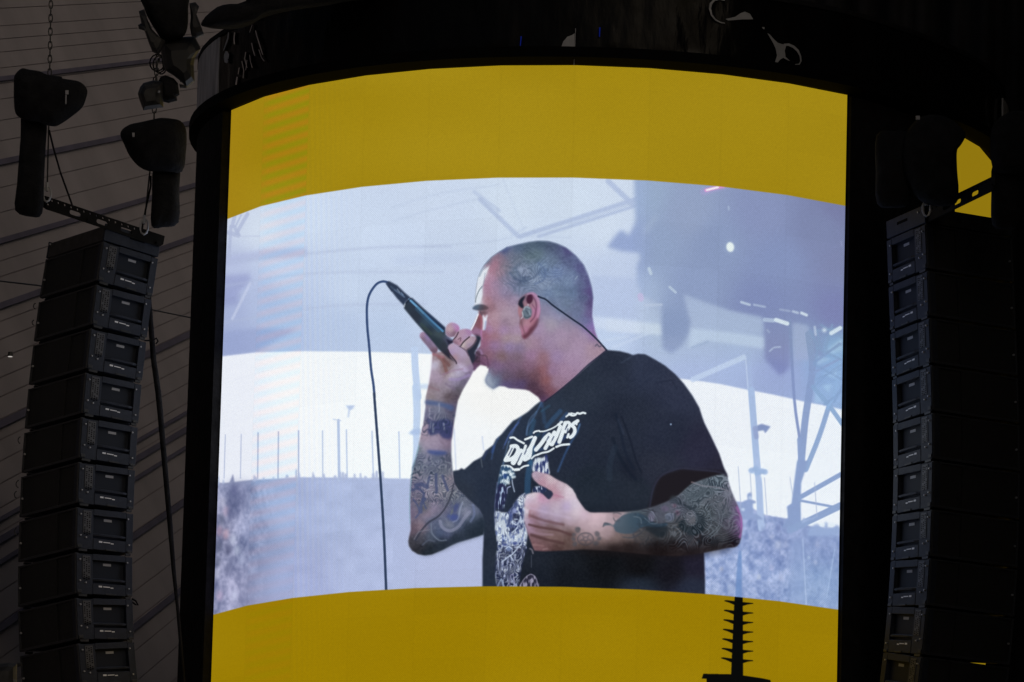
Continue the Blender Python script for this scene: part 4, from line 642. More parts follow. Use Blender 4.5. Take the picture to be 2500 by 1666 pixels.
    for x, y, c in ((350, 640, (226, 234, 240)), (400, 560, (222, 230, 240)), (360, 800, (222, 230, 240)), (340, 940, (214, 224, 236)), (560, 440, (186, 128, 148)), (520, 520, (188, 130, 150)), (500, 640, (184, 134, 160)), (460, 720, (180, 128, 156)), (460, 800, (168, 122, 148)), (470, 900, (180, 130, 142)), (560, 700, (166, 138, 168)), (560, 850, (170, 138, 164)), (620, 560, (168, 134, 150)),
                    (480, 400, (112, 122, 144)), (640, 380, (150, 124, 142)), (700, 260, (84, 98, 150)), (760, 320, (128, 126, 144)), (700, 480, (142, 132, 146)), (680, 640, (146, 138, 164)), (680, 800, (154, 138, 170)), (850, 380, (126, 130, 146)), (860, 240, (98, 112, 138)), (1000, 230, (98, 112, 130)), (1150, 190, (92, 106, 126)), (1280, 200, (94, 102, 128)), (1000, 360, (110, 124, 132)), (930, 530, (158, 160, 184)), (820, 560, (122, 132, 152)),
                    (1100, 330, (108, 124, 132)), (1050, 500, (124, 136, 160)), (1180, 470, (132, 148, 176)), (1180, 560, (104, 122, 162)), (1060, 620, (156, 162, 184)), (930, 650, (98, 112, 142)), (800, 690, (138, 136, 164)), (870, 760, (126, 132, 160)), (1050, 720, (140, 148, 174)), (1200, 700, (146, 154, 178)), (1300, 400, (122, 134, 158)), (1400, 300, (98, 104, 136)), (1480, 280, (98, 88, 138)), (1350, 550, (126, 140, 180)), (1550, 400, (108, 112, 150)),
                    (1640, 500, (106, 100, 148)), (1560, 560, (124, 136, 168)), (1500, 680, (132, 146, 176)), (1680, 700, (116, 122, 156)), (1740, 680, (104, 94, 144)), (1780, 800, (106, 84, 140)), (1350, 800, (128, 142, 168)), (1550, 820, (116, 130, 160)), (1700, 880, (112, 116, 150)), (1790, 950, (104, 82, 132)), (1480, 950, (124, 134, 158)), (1650, 1020, (122, 126, 156)), (1780, 1080, (122, 98, 148)), (1600, 1120, (122, 128, 160)),
                    (1720, 1180, (124, 122, 164)), (1790, 1240, (150, 116, 180)), (1850, 1350, (152, 112, 168)), (1250, 820, (124, 138, 170)), (1280, 930, (122, 132, 160)), (1400, 1030, (122, 132, 160)), (1240, 1000, (156, 142, 170)), (1350, 1100, (160, 148, 178)), (1300, 1200, (172, 160, 176)), (1500, 1220, (162, 142, 164)), (1600, 1300, (168, 142, 166)), (1420, 1340, (172, 148, 176)), (1700, 1400, (174, 148, 174)), (1850, 1480, (166, 140, 164)), (1900, 1530, (176, 146, 160)),
                    (800, 900, (166, 142, 168)), (640, 980, (176, 146, 166)), (520, 1010, (160, 118, 130)), (560, 1100, (188, 154, 166)), (700, 1080, (180, 156, 172)), (700, 1180, (156, 130, 150)), (820, 1060, (172, 150, 170)), (800, 1180, (176, 152, 168)), (560, 1220, (186, 146, 158)), (500, 1280, (170, 128, 170)), (680, 1290, (170, 138, 180)), (850, 1290, (176, 146, 176)), (450, 1360, (166, 106, 124)), (560, 1360, (170, 124, 134)), (720, 1390, (172, 148, 150)),
                    (850, 1400, (176, 154, 160)), (1100, 1290, (172, 146, 178)), (1000, 1450, (172, 146, 160)), (360, 1150, (164, 96, 108)), (330, 1260, (168, 104, 122)), (330, 1310, (182, 124, 176))):
        hk.append(Z('A', x, y)[0].tolist() + [c])
    for x, y, c in ((430, 420, (164, 110, 140)), (560, 440, (158, 124, 166)), (750, 450, (150, 128, 172)), (880, 460, (142, 124, 158)), (1050, 400, (172, 138, 162)), (1250, 420, (166, 142, 172)), (1450, 420, (168, 144, 168)), (1650, 480, (174, 148, 176)), (1800, 480, (180, 152, 168)), (480, 560, (150, 108, 124)), (650, 580, (140, 112, 116)), (850, 590, (132, 108, 124)), (1030, 560, (162, 124, 158)), (1180, 600, (158, 116, 128)),
                    (1350, 580, (160, 134, 172)), (1550, 620, (172, 144, 174)), (440, 660, (128, 86, 120)), (600, 700, (138, 108, 146)), (800, 700, (132, 104, 130)), (1000, 700, (142, 106, 130)), (1180, 760, (152, 100, 108)), (1300, 760, (158, 126, 160)), (1450, 760, (170, 138, 166)), (560, 800, (118, 98, 124)), (700, 850, (112, 92, 110)), (900, 820, (112, 88, 104)), (1080, 820, (118, 84, 96)), (1220, 880, (150, 96, 100)), (1350, 900, (158, 126, 150)),
                    (700, 930, (98, 84, 130)), (900, 930, (98, 82, 122)), (1050, 950, (94, 70, 88)), (1150, 1060, (92, 66, 84)), (1250, 1020, (140, 92, 104)), (1190, 1120, (104, 76, 110)), (490, 830, (156, 174, 196)), (480, 900, (112, 128, 164)), (560, 900, (120, 130, 156)), (600, 870, (106, 116, 144)), (530, 970, (88, 104, 144)), (350, 640, (112, 78, 104)), (330, 540, (116, 88, 120)), (310, 720, (126, 82, 130))):
        hk.append(Z('B', x, y)[0].tolist() + [c])
    scalp = np.clip((1 - ((GX - 1330) / 130) ** 2 - ((GY - 690) / 100) ** 2) * 3, 0, 1)
    tx = (noise(3, 3, 50) - .5) * .05 + scalp * ((noise(5, 5, 51) - .5) * .035 + (noise(22, 18, 52) - .5) * .05) + (1 - scalp) * (noise(26, 20, 53) - .5) * .02
    fill(head, None, .9, pts=hk, pw=2.0, eps=150., tex=tx[..., None].astype(np.float32) * np.ones(3, np.float32))
    hf = full(head, .9)
    # shaved-scalp tattoo, faint
    sm = hf * np.clip(1.25 - np.hypot((GX - 1300) / 90, (GY - 672) / 62), 0, 1); tattoo(sm, 170, 17, (78, 90, 112), .5, .7, 26, .4); tattoo(sm, 176, 13, (172, 178, 194), .35, 2.2, 22, .6)
    for p, w, c, k in (((760, 560, 840, 640, 960, 660, 1080, 600, 1160, 500), 4.5, (90, 104, 136), .5), ((830, 500, 880, 600, 1000, 620), 3, (94, 108, 140), .45), ((1120, 430, 1200, 520, 1190, 640, 1080, 700), 4.5, (96, 112, 154), .45), ((1000, 400, 900, 430, 800, 520), 4, (100, 112, 136), .4), ((700, 700, 760, 690, 820, 760), 3, (110, 116, 146), .5),
                       ((880, 520, 960, 500, 990, 560, 930, 590), 4, (176, 178, 198), .4), ((1010, 660, 1090, 640, 1150, 590), 3, (166, 172, 192), .4), ((1130, 480, 1230, 440), 3, (150, 164, 190), .4), ((1590, 640, 1620, 600), 1.6, (186, 196, 210), .8), ((1300, 760, 1500, 780, 1620, 730), 5, (106, 120, 150), .4), ((1400, 860, 1600, 880), 6, (110, 122, 150), .35)):
        stroke(Z('A', *p), w, c, k, 2.5, clip=hf)
    stroke(Z('A', 312, 880, 335, 700, 365, 580, 430, 460, 520, 360, 620, 290, 720, 230), 2.0, (72, 94, 128), .45, 1.2); stroke(Z('A', 720, 230, 860, 195, 1000, 165, 1120, 150, 1250, 155, 1360, 185, 1480, 240, 1600, 340, 1700, 460, 1760, 600, 1800, 740, 1820, 880), 2.5, (86, 96, 132), .35, 2)
    # forehead light, brow, eye, nose
    fill(Z('A', 452, 500, 500, 462, 470, 540, 430, 640, 410, 740, 404, 860, 384, 930, 330, 975, 322, 940, 312, 900, 335, 720, 352, 620, 390, 545), (226, 234, 240), 1.4, k=.95)
    stroke(Z('A', 450, 480, 410, 520, 370, 600), 3, (158, 176, 196), .8, 1.5); stroke(Z('A', 400, 730, 360, 790, 325, 880, 318, 930), 2.2, (96, 116, 128), .75, 1); stroke(Z('A', 440, 560, 425, 680, 400, 760), 2, (130, 144, 170), .5, 1.2)
    fill(Z('A', 278, 1014, 300, 982, 350, 960, 420, 962, 480, 992, 490, 1012, 440, 1034, 370, 1040, 310, 1030), None, 1.8, True, k=.85, pts=[Z('A', 290, 1000)[0].tolist() + [(66, 92, 122)], Z('A', 340, 980)[0].tolist() + [(80, 104, 128)], Z('A', 390, 1000)[0].tolist() + [(74, 72, 84)], Z('A', 450, 1000)[0].tolist() + [(96, 76, 82)], Z('A', 490, 1010)[0].tolist() + [(124, 96, 108)]], pw=2)
    fill(Z('A', 362, 1050, 420, 1040, 478, 1052, 450, 1085, 400, 1090, 365, 1080), (96, 76, 86), 2, k=.7)
    for p in ((352, 1085, 310, 1190, 252, 1305),): stroke(Z('A', *p), 3.6, (232, 238, 246), .95, .8)
    fill(Z('A', 405, 1085, 425, 1100, 440, 1130, 455, 1095, 474, 1090, 462, 1170, 450, 1250, 432, 1288, 404, 1290, 412, 1190), (226, 232, 244), 1, k=.95); stroke(Z('A', 450, 1180, 438, 1280), 4, (150, 168, 210), .6, 1.5)
    stroke(Z('A', 378, 1050, 395, 1095, 405, 1090), 3, (92, 84, 100), .7, 1); fill(Z('A', 380, 1060, 400, 1100, 404, 1290, 360, 1280, 330, 1230), (166, 92, 104), 2, k=.6)
    fill(Z('A', 262, 1312, 320, 1270, 390, 1290, 400, 1340, 370, 1372, 310, 1352), (176, 118, 164), 2, sm=True, k=.85); fill(Z('A', 310, 1345, 370, 1360, 380, 1400, 345, 1420, 320, 1380), (54, 44, 58), 2.5, sm=True, k=.8)
    stroke(Z('A', 398, 1290, 392, 1340, 400, 1400), 4, (190, 130, 180), .5, 2)
    # mouth and chin
    for p, w, c, k in (((320, 520, 380, 560, 450, 570, 470, 610), 3.5, (96, 72, 88), .5), ((330, 640, 400, 650, 440, 690), 3.5, (100, 72, 92), .5), ((330, 480, 380, 500, 400, 540), 6, (166, 132, 176), .6), ((470, 620, 480, 690, 470, 720), 4, (110, 74, 104), .5), ((340, 590, 300, 640), 5, (70, 60, 76), .7)): stroke(Z('B', *p), w, c, k, 2)
    fill(Z('B', 455, 850, 480, 795, 520, 830, 580, 860, 600, 910, 570, 985, 540, 996, 480, 955, 445, 910), (138, 152, 174), 5, sm=True, k=.6)
    fill(Z('B', 450, 880, 470, 830, 500, 850, 530, 900, 560, 960, 545, 994, 490, 960, 448, 915), (176, 186, 200), 3.5, sm=True, k=.55)
    # ear and in-ear monitor
    fill(Z('A', 868, 960, 878, 905, 930, 845, 985, 815, 1050, 806, 1105, 842, 1138, 915, 1148, 1040, 1132, 1120, 1085, 1200, 1020, 1300, 985, 1370, 950, 1400, 915, 1380, 895, 1290, 876, 1215, 885, 1150, 862, 1060), None, 1.3, True,
         pts=[Z('A', 1050, 820)[0].tolist() + [(196, 120, 160)], Z('A', 1110, 900)[0].tolist() + [(192, 128, 166)], Z('A', 1120, 1040)[0].tolist() + [(196, 128, 168)], Z('A', 1060, 930)[0].tolist() + [(176, 128, 140)], Z('A', 1100, 1120)[0].tolist() + [(182, 120, 152)], Z('A', 960, 880)[0].tolist() + [(150, 110, 130)], Z('A', 980, 940)[0].tolist() + [(176, 126, 140)],
              Z('A', 880, 1040)[0].tolist() + [(184, 128, 138)], Z('A', 960, 1200)[0].tolist() + [(192, 140, 156)], Z('A', 900, 1180)[0].tolist() + [(140, 104, 116)], Z('A', 950, 1270)[0].tolist() + [(184, 122, 150)], Z('A', 1050, 1180)[0].tolist() + [(178, 118, 136)]], pw=2)
    fill(Z('A', 1010, 1260, 1060, 1220, 1122, 1130, 1112, 1210, 1060, 1300, 985, 1380, 935, 1402, 915, 1360, 960, 1330, 990, 1300), (112, 64, 80), 2, sm=True, k=.9)
    q = Z('A', 1010, 890)[0]; fill(ell(q[0], q[1], 8, 12.5, .2), (86, 44, 68), 1.8, k=.9)
    fill(Z('A', 865, 940, 890, 890, 950, 850, 940, 890, 922, 930, 935, 985, 925, 1010, 895, 1000, 868, 970), (52, 56, 72), 1.2, sm=True); stroke(Z('A', 990, 960, 985, 1000), 3, (210, 196, 206), .7, 1)
    stroke(Z('A', 985, 830, 1050, 822, 1100, 865, 1128, 940, 1132, 1040, 1110, 1120), 3, (206, 150, 178), .7, 1.5); stroke(Z('A', 1040, 850, 1085, 920, 1095, 1020, 1070, 1120, 1020, 1180), 3.5, (124, 72, 96), .6, 1.8); stroke(Z('A', 900, 1180, 930, 1280, 950, 1340), 4, (134, 92, 104), .5, 2)
    q = Z('A', 975, 1065)[0]; fill(ell(q[0], q[1], 12, 16, .1), (112, 128, 142), 1.3)
    for p, w, c in (((935, 1030, 960, 990, 1010, 1010), 3, (160, 174, 186)), ((930, 1100, 970, 1130, 1020, 1110), 3, (84, 100, 112)), ((960, 1040, 990, 1080), 3, (86, 100, 116)), ((1000, 1040, 1015, 1090), 3, (150, 164, 176)), ((915, 1060, 925, 1110, 900, 1140), 2.4, (196, 200, 210)), ((1040, 960, 1080, 1020, 1075, 1100), 2.5, (150, 90, 120))): stroke(Z('A', *p), w, c, .8, 1)
    grade(hf, (.90, .90, .915), 1.2, .82)
    sc_ = hf * np.clip((GX - 1215) / 40, 0, 1) * np.clip((790 - GY + (GX - 1330) * .5) / 60, 0, 1); grade(sc_, (.93, 1.0, 1.03), 1.05, .9)
    wire = Z('A', 1120, 858, 1160, 876, 1200, 888, 1250, 925, 1300, 968, 1400, 1040, 1560, 1152, 1700, 1250, 1860, 1398, 1940, 1485, 1992, 1545)
    stroke(wire, 4.2, (34, 42, 62), .95, .9); stroke(Z('A', 1850, 1490, 1870, 1470, 1900, 1500, 1930, 1480), 3.5, (92, 86, 108), .8, 1)
    stroke(cat(Z('B', 1990, 497, 1900, 570, 1750, 690, 1600, 832, 1450, 962, 1300, 1082, 1200, 1155)), 3.2, (34, 36, 58), .8, 1.2)
    # ---- fingers round the microphone
    fill(Z('C', 1360, 960, 1440, 890, 1470, 800, 1530, 800, 1528, 850, 1490, 940, 1460, 1000, 1470, 1060, 1440, 1130, 1415, 1140, 1390, 1070), (42, 46, 62), 1.4, sm=True)
    fill(Z('C', 1090, 820, 1160, 850, 1200, 820, 1180, 880, 1130, 910, 1110, 870), (38, 38, 58), 1.5)
    def finger(p, pts): fill(Z('C', *p), None, 1., True, pts=[Z('C', x, y)[0].tolist() + [c] for x, y, c in pts], pw=2)
    finger((1088, 710, 1105, 650, 1165, 616, 1235, 640, 1265, 690, 1245, 745, 1195, 795, 1135, 802, 1092, 765), ((1130, 650, (186, 150, 170)), (1200, 650, (182, 140, 196)), (1245, 690, (196, 120, 196)), (1150, 700, (202, 172, 178)), (1120, 770, (160, 126, 156)), (1200, 760, (130, 96, 120))))
    finger((1190, 830, 1225, 745, 1290, 705, 1370, 700, 1425, 735, 1400, 800, 1330, 870, 1270, 912, 1215, 905, 1182, 870), ((1230, 800, (190, 156, 176)), (1300, 740, (186, 146, 178)), (1390, 730, (176, 126, 180)), (1260, 860, (188, 140, 164)), (1340, 810, (180, 150, 190)), (1210, 890, (140, 96, 124))))
    stroke(Z('C', 1250, 830, 1280, 810, 1275, 850), 2.6, (112, 76, 100), .7, 1)
    finger((1275, 935, 1310, 862, 1380, 802, 1440, 788, 1482, 820, 1460, 880, 1400, 945, 1345, 972, 1300, 965), ((1310, 910, (206, 190, 186)), (1380, 840, (196, 166, 178)), (1440, 820, (176, 146, 170)), (1400, 910, (166, 140, 176)), (1340, 950, (160, 130, 150))))
    stroke(Z('C', 1250, 740, 1225, 790, 1190, 830), 3, (70, 48, 66), .8, 1.2); stroke(Z('C', 1390, 800, 1320, 860, 1270, 930), 3, (60, 42, 58), .85, 1.2); stroke(Z('C', 1480, 830, 1440, 900, 1360, 965), 3, (60, 50, 60), .6, 1.5)
    finger((1118, 950, 1135, 900, 1190, 884, 1250, 910, 1330, 962, 1380, 1040, 1425, 1150, 1440, 1200, 1340, 1250, 1260, 1190, 1215, 1105, 1150, 1020), ((1150, 920, (190, 160, 190)), (1220, 960, (184, 160, 200)), (1160, 1000, (166, 140, 190)), (1200, 1060, (176, 136, 150)), (1300, 1020, (176, 158, 190)), (1290, 1100, (166, 140, 170)), (1370, 1130, (158, 142, 158)), (1400, 1190, (150, 122, 164)), (1280, 1180, (188, 176, 204)), (1340, 1230, (182, 168, 206))))
    stroke(Z('C', 1115, 960, 1150, 1030, 1215, 1110, 1225, 1140), 3.2, (56, 44, 58), .8, 1.3); stroke(Z('C', 1260, 920, 1340, 970, 1380, 1040), 2.5, (88, 66, 84), .6, 1.2)
    hm = full(ell(1095, 855, 110, 110)) * np.clip((sheet[..., 0] - sheet[..., 1] - .03) / .06, 0, 1); grade(hm * (1 - hf * (GX > 1172)), (.92, .915, .92), 1.14, .72)
    for p, w, c, k in (((1000, 1060, 1060, 1120, 1100, 1250), 8, (124, 82, 80), .6), ((1060, 1080, 1130, 1160), 7, (110, 72, 72), .6), ((930, 1020, 1060, 1060), 6, (150, 92, 104), .6), ((1060, 1280, 1180, 1230, 1300, 1210), 5, (150, 120, 150), .5), ((1140, 1340, 1260, 1340, 1380, 1290), 7, (156, 136, 190), .5), ((905, 1020, 900, 1200, 870, 1400), 3, (214, 210, 226), .5), ((1090, 1400, 1200, 1470), 6, (116, 100, 130), .4),
                       ((880, 1440, 1000, 1480), 5, (130, 96, 110), .4)): stroke(Z('C', *p), w, c, k, 2.5)

def paint_bands():
    """yellow bands above and below the picture, with the black pagoda spire"""
    zt = np.array(TOP_EDGE); zb = np.array(BOTTOM_EDGE)
    yt = np.interp(GX, zt[:, 0], zt[:, 1]); yb = np.interp(GX, zb[:, 0], zb[:, 1])
    yel = np.ones((CH, CW, 3), np.float32) * np.array([159, 132, 20], np.float32) / 255
    g = noise(200, 120, 90) - .5
    yel += (g * .03)[..., None]
    yel[..., 1] -= np.clip((660 - GX) / 200, -.1, .6) * .03
    low = np.clip((GY - 1400) / 60, 0, 1)[..., None]
    yel = yel * (1 - low) + low * (np.array([154, 125, 7], np.float32) / 255 + (g * .02)[..., None])
    sp = np.zeros((CH, CW), np.float32)
    def add(p):
        sl, a = mask(p, .5); sp[sl] = np.maximum(sp[sl], a)
    add(Z('R', 755, 60, 858, 60, 860, 300, 864, 1240, 700, 1230, 706, 1060, 722, 700, 740, 300))
    for k in range(7):
        y = 130.5 * k; xl = 610 - 7.5 * k; xr = 750 - 7.5 * k
        add(Z('R', xl, 203 + y, xl + 30, 200 + y, xr, 214 + y, 800, 214 + y, 800, 275 + y, xr, 268 + y, xl + 60, 232 + y, xl, 214 + y)); add(Z('R', 800, 212 + y, 858, 226 + y, 1000, 240 + y, 1004, 249 + y, 930, 258 + y, 858, 280 + y, 800, 280 + y))
    add(Z('R', 320, 1207, 700, 1213, 866, 1230, 1120, 1268, 1235, 1292, 1250, 1340, 1300, 1400, 1240, 1410, 1260, 2600, 340, 2600, 365, 1275, 298, 1272))
    yel = yel * (1 - sp[..., None]) + sp[..., None] * np.array([9, 10, 9], np.float32) / 255
    a = (np.clip((yt - GY) / 1.4 + .5, 0, 1) + np.clip((GY - yb) / 1.4 + .5, 0, 1))[..., None]
    sheet[:] = sheet * (1 - a) + yel * a

def mute(k, a=None):                                               # less chroma, k = how much
    g = sheet.mean(2, keepdims=True)
    w = k if a is None else (a * k)[..., None]
    sheet[:] = sheet * (1 - w) + g * w
paint_background(); mute(.20); grade(np.ones((CH, CW), np.float32), (.968, .992, 1.0), 1.03)
wm_ = np.clip((GX - 1540) / 60, 0, 1) * np.clip((900 - GY) / 60, 0, 1); grade(wm_.astype(np.float32), (.975, .99, .975), 1., .9)
paint_singer(); mute(.05)
paint_bands()
# ---------------------------------------------------------------- LED screen: ten flat columns round the drum
def ring(a, r, z):                                  # the drum bulges a little past the right end of the main screen
    k = min(max((a - .72) / .30, 0), 1) * min(max((4.2 - a) / 1.2, 0), 1); k = k * k * (3 - 2 * k)
    return Vector((AX + .40 * k + r * math.sin(a), AY + .60 * k - r * math.cos(a), z))
TW, TH = 1600, 1500
uu = (np.arange(TW) + .5) / TW * NCOL; ii = np.minimum(uu.astype(int), NCOL - 1); tt = uu - ii
c0 = np.stack([AX + RAD * np.sin(A0 + DA * ii), AY - RAD * np.cos(A0 + DA * ii)], 1); c1 = np.stack([AX + RAD * np.sin(A0 + DA * (ii + 1)), AY - RAD * np.cos(A0 + DA * (ii + 1))], 1)
xy = c0 + (c1 - c0) * tt[:, None]
zz = ZBOT + (np.arange(TH) + .5) / TH * (ZTOP - ZBOT)
X, Yd, Zd = xy[None, :, 0] - CAM.x, xy[None, :, 1] - CAM.y, zz[:, None] - CAM.z
den = X * Fv.x + Yd * Fv.y + Zd * Fv.z
sx = PW / 2 + FPX * (X * RIGHT.x + Yd * RIGHT.y + Zd * RIGHT.z) / den
sy = PH / 2 - FPX * (X * UP.x + Yd * UP.y + Zd * UP.z) / den
def bilinear(img, x, y):
    x = np.clip((x - CX0) * CS - .5, 0, CW - 1.01); y = np.clip((y - CY0) * CS - .5, 0, CH - 1.01)
    a, b = y.astype(int), x.astype(int); fy, fx = (y - a)[..., None], (x - b)[..., None]
    return (img[a, b] * (1 - fx) + img[a, b + 1] * fx) * (1 - fy) + (img[a + 1, b] * (1 - fx) + img[a + 1, b + 1] * fx) * fy
tex = bilinear(sheet, sx, sy).astype(np.float32)
# banding of the second column, fine scan stripes of the third, LED grain everywhere
colix = np.broadcast_to(uu[None, :], (TH, TW)); vz = np.broadcast_to(zz[:, None], (TH, TW))
lum = tex.mean(2); yel = (tex[..., 2] < .28) & (lum > .2); lit = np.clip((lum - .25) * 3, 0, 1)
b1 = np.sin(2 * np.pi * (vz - .035 * (colix - 1.5)) / .146) * ((colix > 1) & (colix < 2)) * np.clip((colix - 1) * 8, .6, 1)
kb = np.clip((vz - (ZP2 - .5)) / 2.0, .25, 1)
tex[..., 0] += b1 * np.where(yel, .10, -.034) * lit * kb; tex[..., 1] += b1 * np.where(yel, -.038, .004) * lit * kb; tex[..., 2] += b1 * np.where(yel, .024, .020) * lit * kb
b2 = np.sin(2 * np.pi * (colix * 11 + vz * .8)) * ((colix >= 2) & (colix < 3)) * (3.1 - colix)
tex += (b2 * .014 * lit)[..., None] * np.array([1., .6, -.6], np.float32)
dots = np.sin(2 * np.pi * np.arange(TW) / 5.3)[None, :] * np.sin(2 * np.pi * np.arange(TH) / 5.3)[:, None]
tex *= (1 + .07 * dots + .09 * (rng.rand(TH, TW).astype(np.float32) - .5))[..., None]
tex *= ((1 + .014 * (rng.rand(NCOL)[ii] - .5)) * (1 - .016 * np.exp(-(np.minimum(tt, 1 - tt) / .012) ** 2)))[None, :, None]
row = np.abs(((zz - ZBOT) / .5) % 1 - .5); tex *= (1 + .016 * (rng.rand(24, NCOL)[np.minimum(((zz - ZBOT) / .5).astype(int), 23)][:, ii] - .5) - .015 * (row > .494)[:, None])[..., None]
tex = np.clip(tex, 0, 1).astype(np.float32)
img = bpy.data.images.new('screen_feed', TW, TH, alpha=False); img.colorspace_settings.name = 'sRGB'
img.pixels.foreach_set(np.concatenate([tex, np.ones((TH, TW, 1), np.float32)], 2).ravel()); img.update(); img.pack()
LED = bpy.data.materials.new('led_picture'); LED.use_nodes = True; t = LED.node_tree; t.nodes.clear()
ti = t.nodes.new('ShaderNodeTexImage'); ti.image = img; ti.extension = 'EXTEND'
em = t.nodes.new('ShaderNodeEmission'); em.inputs[1].default_value = 1.0
mo = t.nodes.new('ShaderNodeOutputMaterial'); t.links.new(ti.outputs[0], em.inputs[0]); t.links.new(em.outputs[0], mo.inputs[0])
YLED = glow('led_yellow', (.33, .215, .006), .84)
BEZ = mat('cabinet_black', (.0025, .0025, .003), .8, spec=.08)

def led_columns(root, a0, n, front, zt=ZTOP, zb=ZBOT, pic=True):
    for i in range(n):
        a, b = a0 + DA * i, a0 + DA * (i + 1)
        e = 0.
        P = [ring(a + e, RAD, zb), ring(b - e, RAD, zb), ring(b - e, RAD, zt), ring(a + e, RAD, zt)]
        d_ = .004; B = [ring(a + d_, RAD - .09, zb), ring(b - d_, RAD - .09, zb), ring(b - d_, RAD - .09, zt), ring(a + d_, RAD - .09, zt)]
        me = bpy.data.meshes.new('led_column'); off = BASE[root]
        me.from_pydata([p - off for p in P + B], [], [(0, 1, 2, 3), (7, 6, 5, 4), (4, 5, 1, 0), (5, 6, 2, 1), (6, 7, 3, 2), (7, 4, 0, 3)])
        me.materials.append(front); me.materials.append(BEZ)
        for p in me.polygons: p.material_index = 0 if p.index == 0 else 1
        uv = me.uv_layers.new(name='UVMap')
        for k, q in enumerate(((i / n, 0), ((i + 1) / n, 0), ((i + 1) / n, 1), (i / n, 1))): uv.data[k].uv = q
        o = bpy.data.objects.new('led_column', me); col.objects.link(o); o.parent = root
scr = empty('led_screen', ring(A0 + DA * 5, RAD, ZBOT), 'large curved LED screen showing a tattooed singer with a microphone between yellow bands', 'screen')
led_columns(scr, A0, NCOL, LED)
scr2 = empty('led_screen', ring(1.30, RAD, ZBOT), 'plain yellow second LED screen glimpsed behind the hoists above the right loudspeaker stack', 'screen')
led_columns(scr2, 1.034, 6, YLED, ZTOP, ZBOT)

# ---------------------------------------------------------------- the drum that carries it
tow = empty('screen_tower', (AX, AY, ZBOT - .6), 'black round tower wrapped in shiny film that carries the curved LED screen', 'tower')
def shell(a0, a1, prof, n=48, cap=True):
    """solid of revolution over an arc; prof = [(r, z)...] closed section"""
    mb = MB(); m_ = len(prof); v = [ring(a0 + (a1 - a0) * k / n, r, z) for k in range(n + 1) for r, z in prof]; f = []
    for k in range(n):
        for j in range(m_): f.append((k * m_ + j, k * m_ + (j + 1) % m_, (k + 1) * m_ + (j + 1) % m_, (k + 1) * m_ + j))
    if cap: f += [tuple(range(m_))[::-1], tuple(range(n * m_, (n + 1) * m_))]
    return mb.mesh(v, f)
PI = math.pi
shell(-PI, PI, [(RAD - .5, ZBOT - .5), (RAD - .22, ZBOT - .5), (RAD - .22, ZTOP + .1), (RAD - .5, ZTOP + .1)], 64, False).make('drum_wall', BEZ, tow)
aL = A0 - .004
shell(-1.98, aL, [(RAD - .15, ZBOT), (RAD + .10, ZBOT), (RAD + .10, ZTOP - .02), (RAD - .15, ZTOP - .02)], 14).make('edge_cover', CLOTH, tow)
aR = A0 + DA * NCOL + .004
shell(aR, 1.03, [(RAD - .15, ZBOT), (RAD + .05, ZBOT), (RAD + .05, ZTOP - .02), (RAD - .15, ZTOP - .02)], 8).make('edge_cover', CLOTH, tow)
LIP = .17
shell(-PI, PI, [(RAD - .15, ZTOP + .003), (RAD + .03, ZTOP + .003), (RAD + .20, ZTOP + .05), (RAD + .20, ZTOP + LIP), (RAD - .15, ZTOP + LIP)], 96, False).make('lip', BEZ, tow)
FT = ZTOP + .90; FB = ZTOP + LIP + .003; FRD = RAD + .11
def ripple(a, z):
    s = a * RAD
    return .018 * mnoise.noise(Vector((s * 2.2, z * .9, 3))) + .012 * mnoise.noise(Vector((s * 6, z * 1.6, 9))) + .006 * mnoise.noise(Vector((s * 14, z * 4, 5)))
mb = MB(); na, nz = 520, 16; a_s, a_e = -1.197, 4.4; v = []; f = []
for k in range(na + 1):
    a = a_s + (a_e - a_s) * k / na
    for j in range(nz + 1):
        z = FB + (FT - FB) * j / nz; v.append(ring(a, FRD + (ripple(a, z) if 0 < j < nz else 0), z))
for k in range(na):
    for j in range(nz): f.append((k * (nz + 1) + j, (k + 1) * (nz + 1) + j, (k + 1) * (nz + 1) + j + 1, k * (nz + 1) + j + 1))
fas = mb.mesh(v, f).make('fascia_film', WRAP, tow, smooth=True)
shell(-1.9, -1.20, [(FRD - .05, FB), (FRD + .01, FB), (FRD + .01, FT), (FRD - .05, FT)], 14).make('fascia_banner', GREYB, tow)
shell(1.33, 2.0, [(FRD + .04, FB + .12), (FRD + .06, FB + .12), (FRD + .06, FT - .2), (FRD + .04, FT - .2)], 14).make('fascia_banner', GREYB, tow)
shell(-PI, PI, [(.05, FT + .005), (FRD + .02, FT + .005), (FRD + .02, FT + .06), (.05, FT + .06)], 64, False).make('drum_roof', CLOTH, tow)
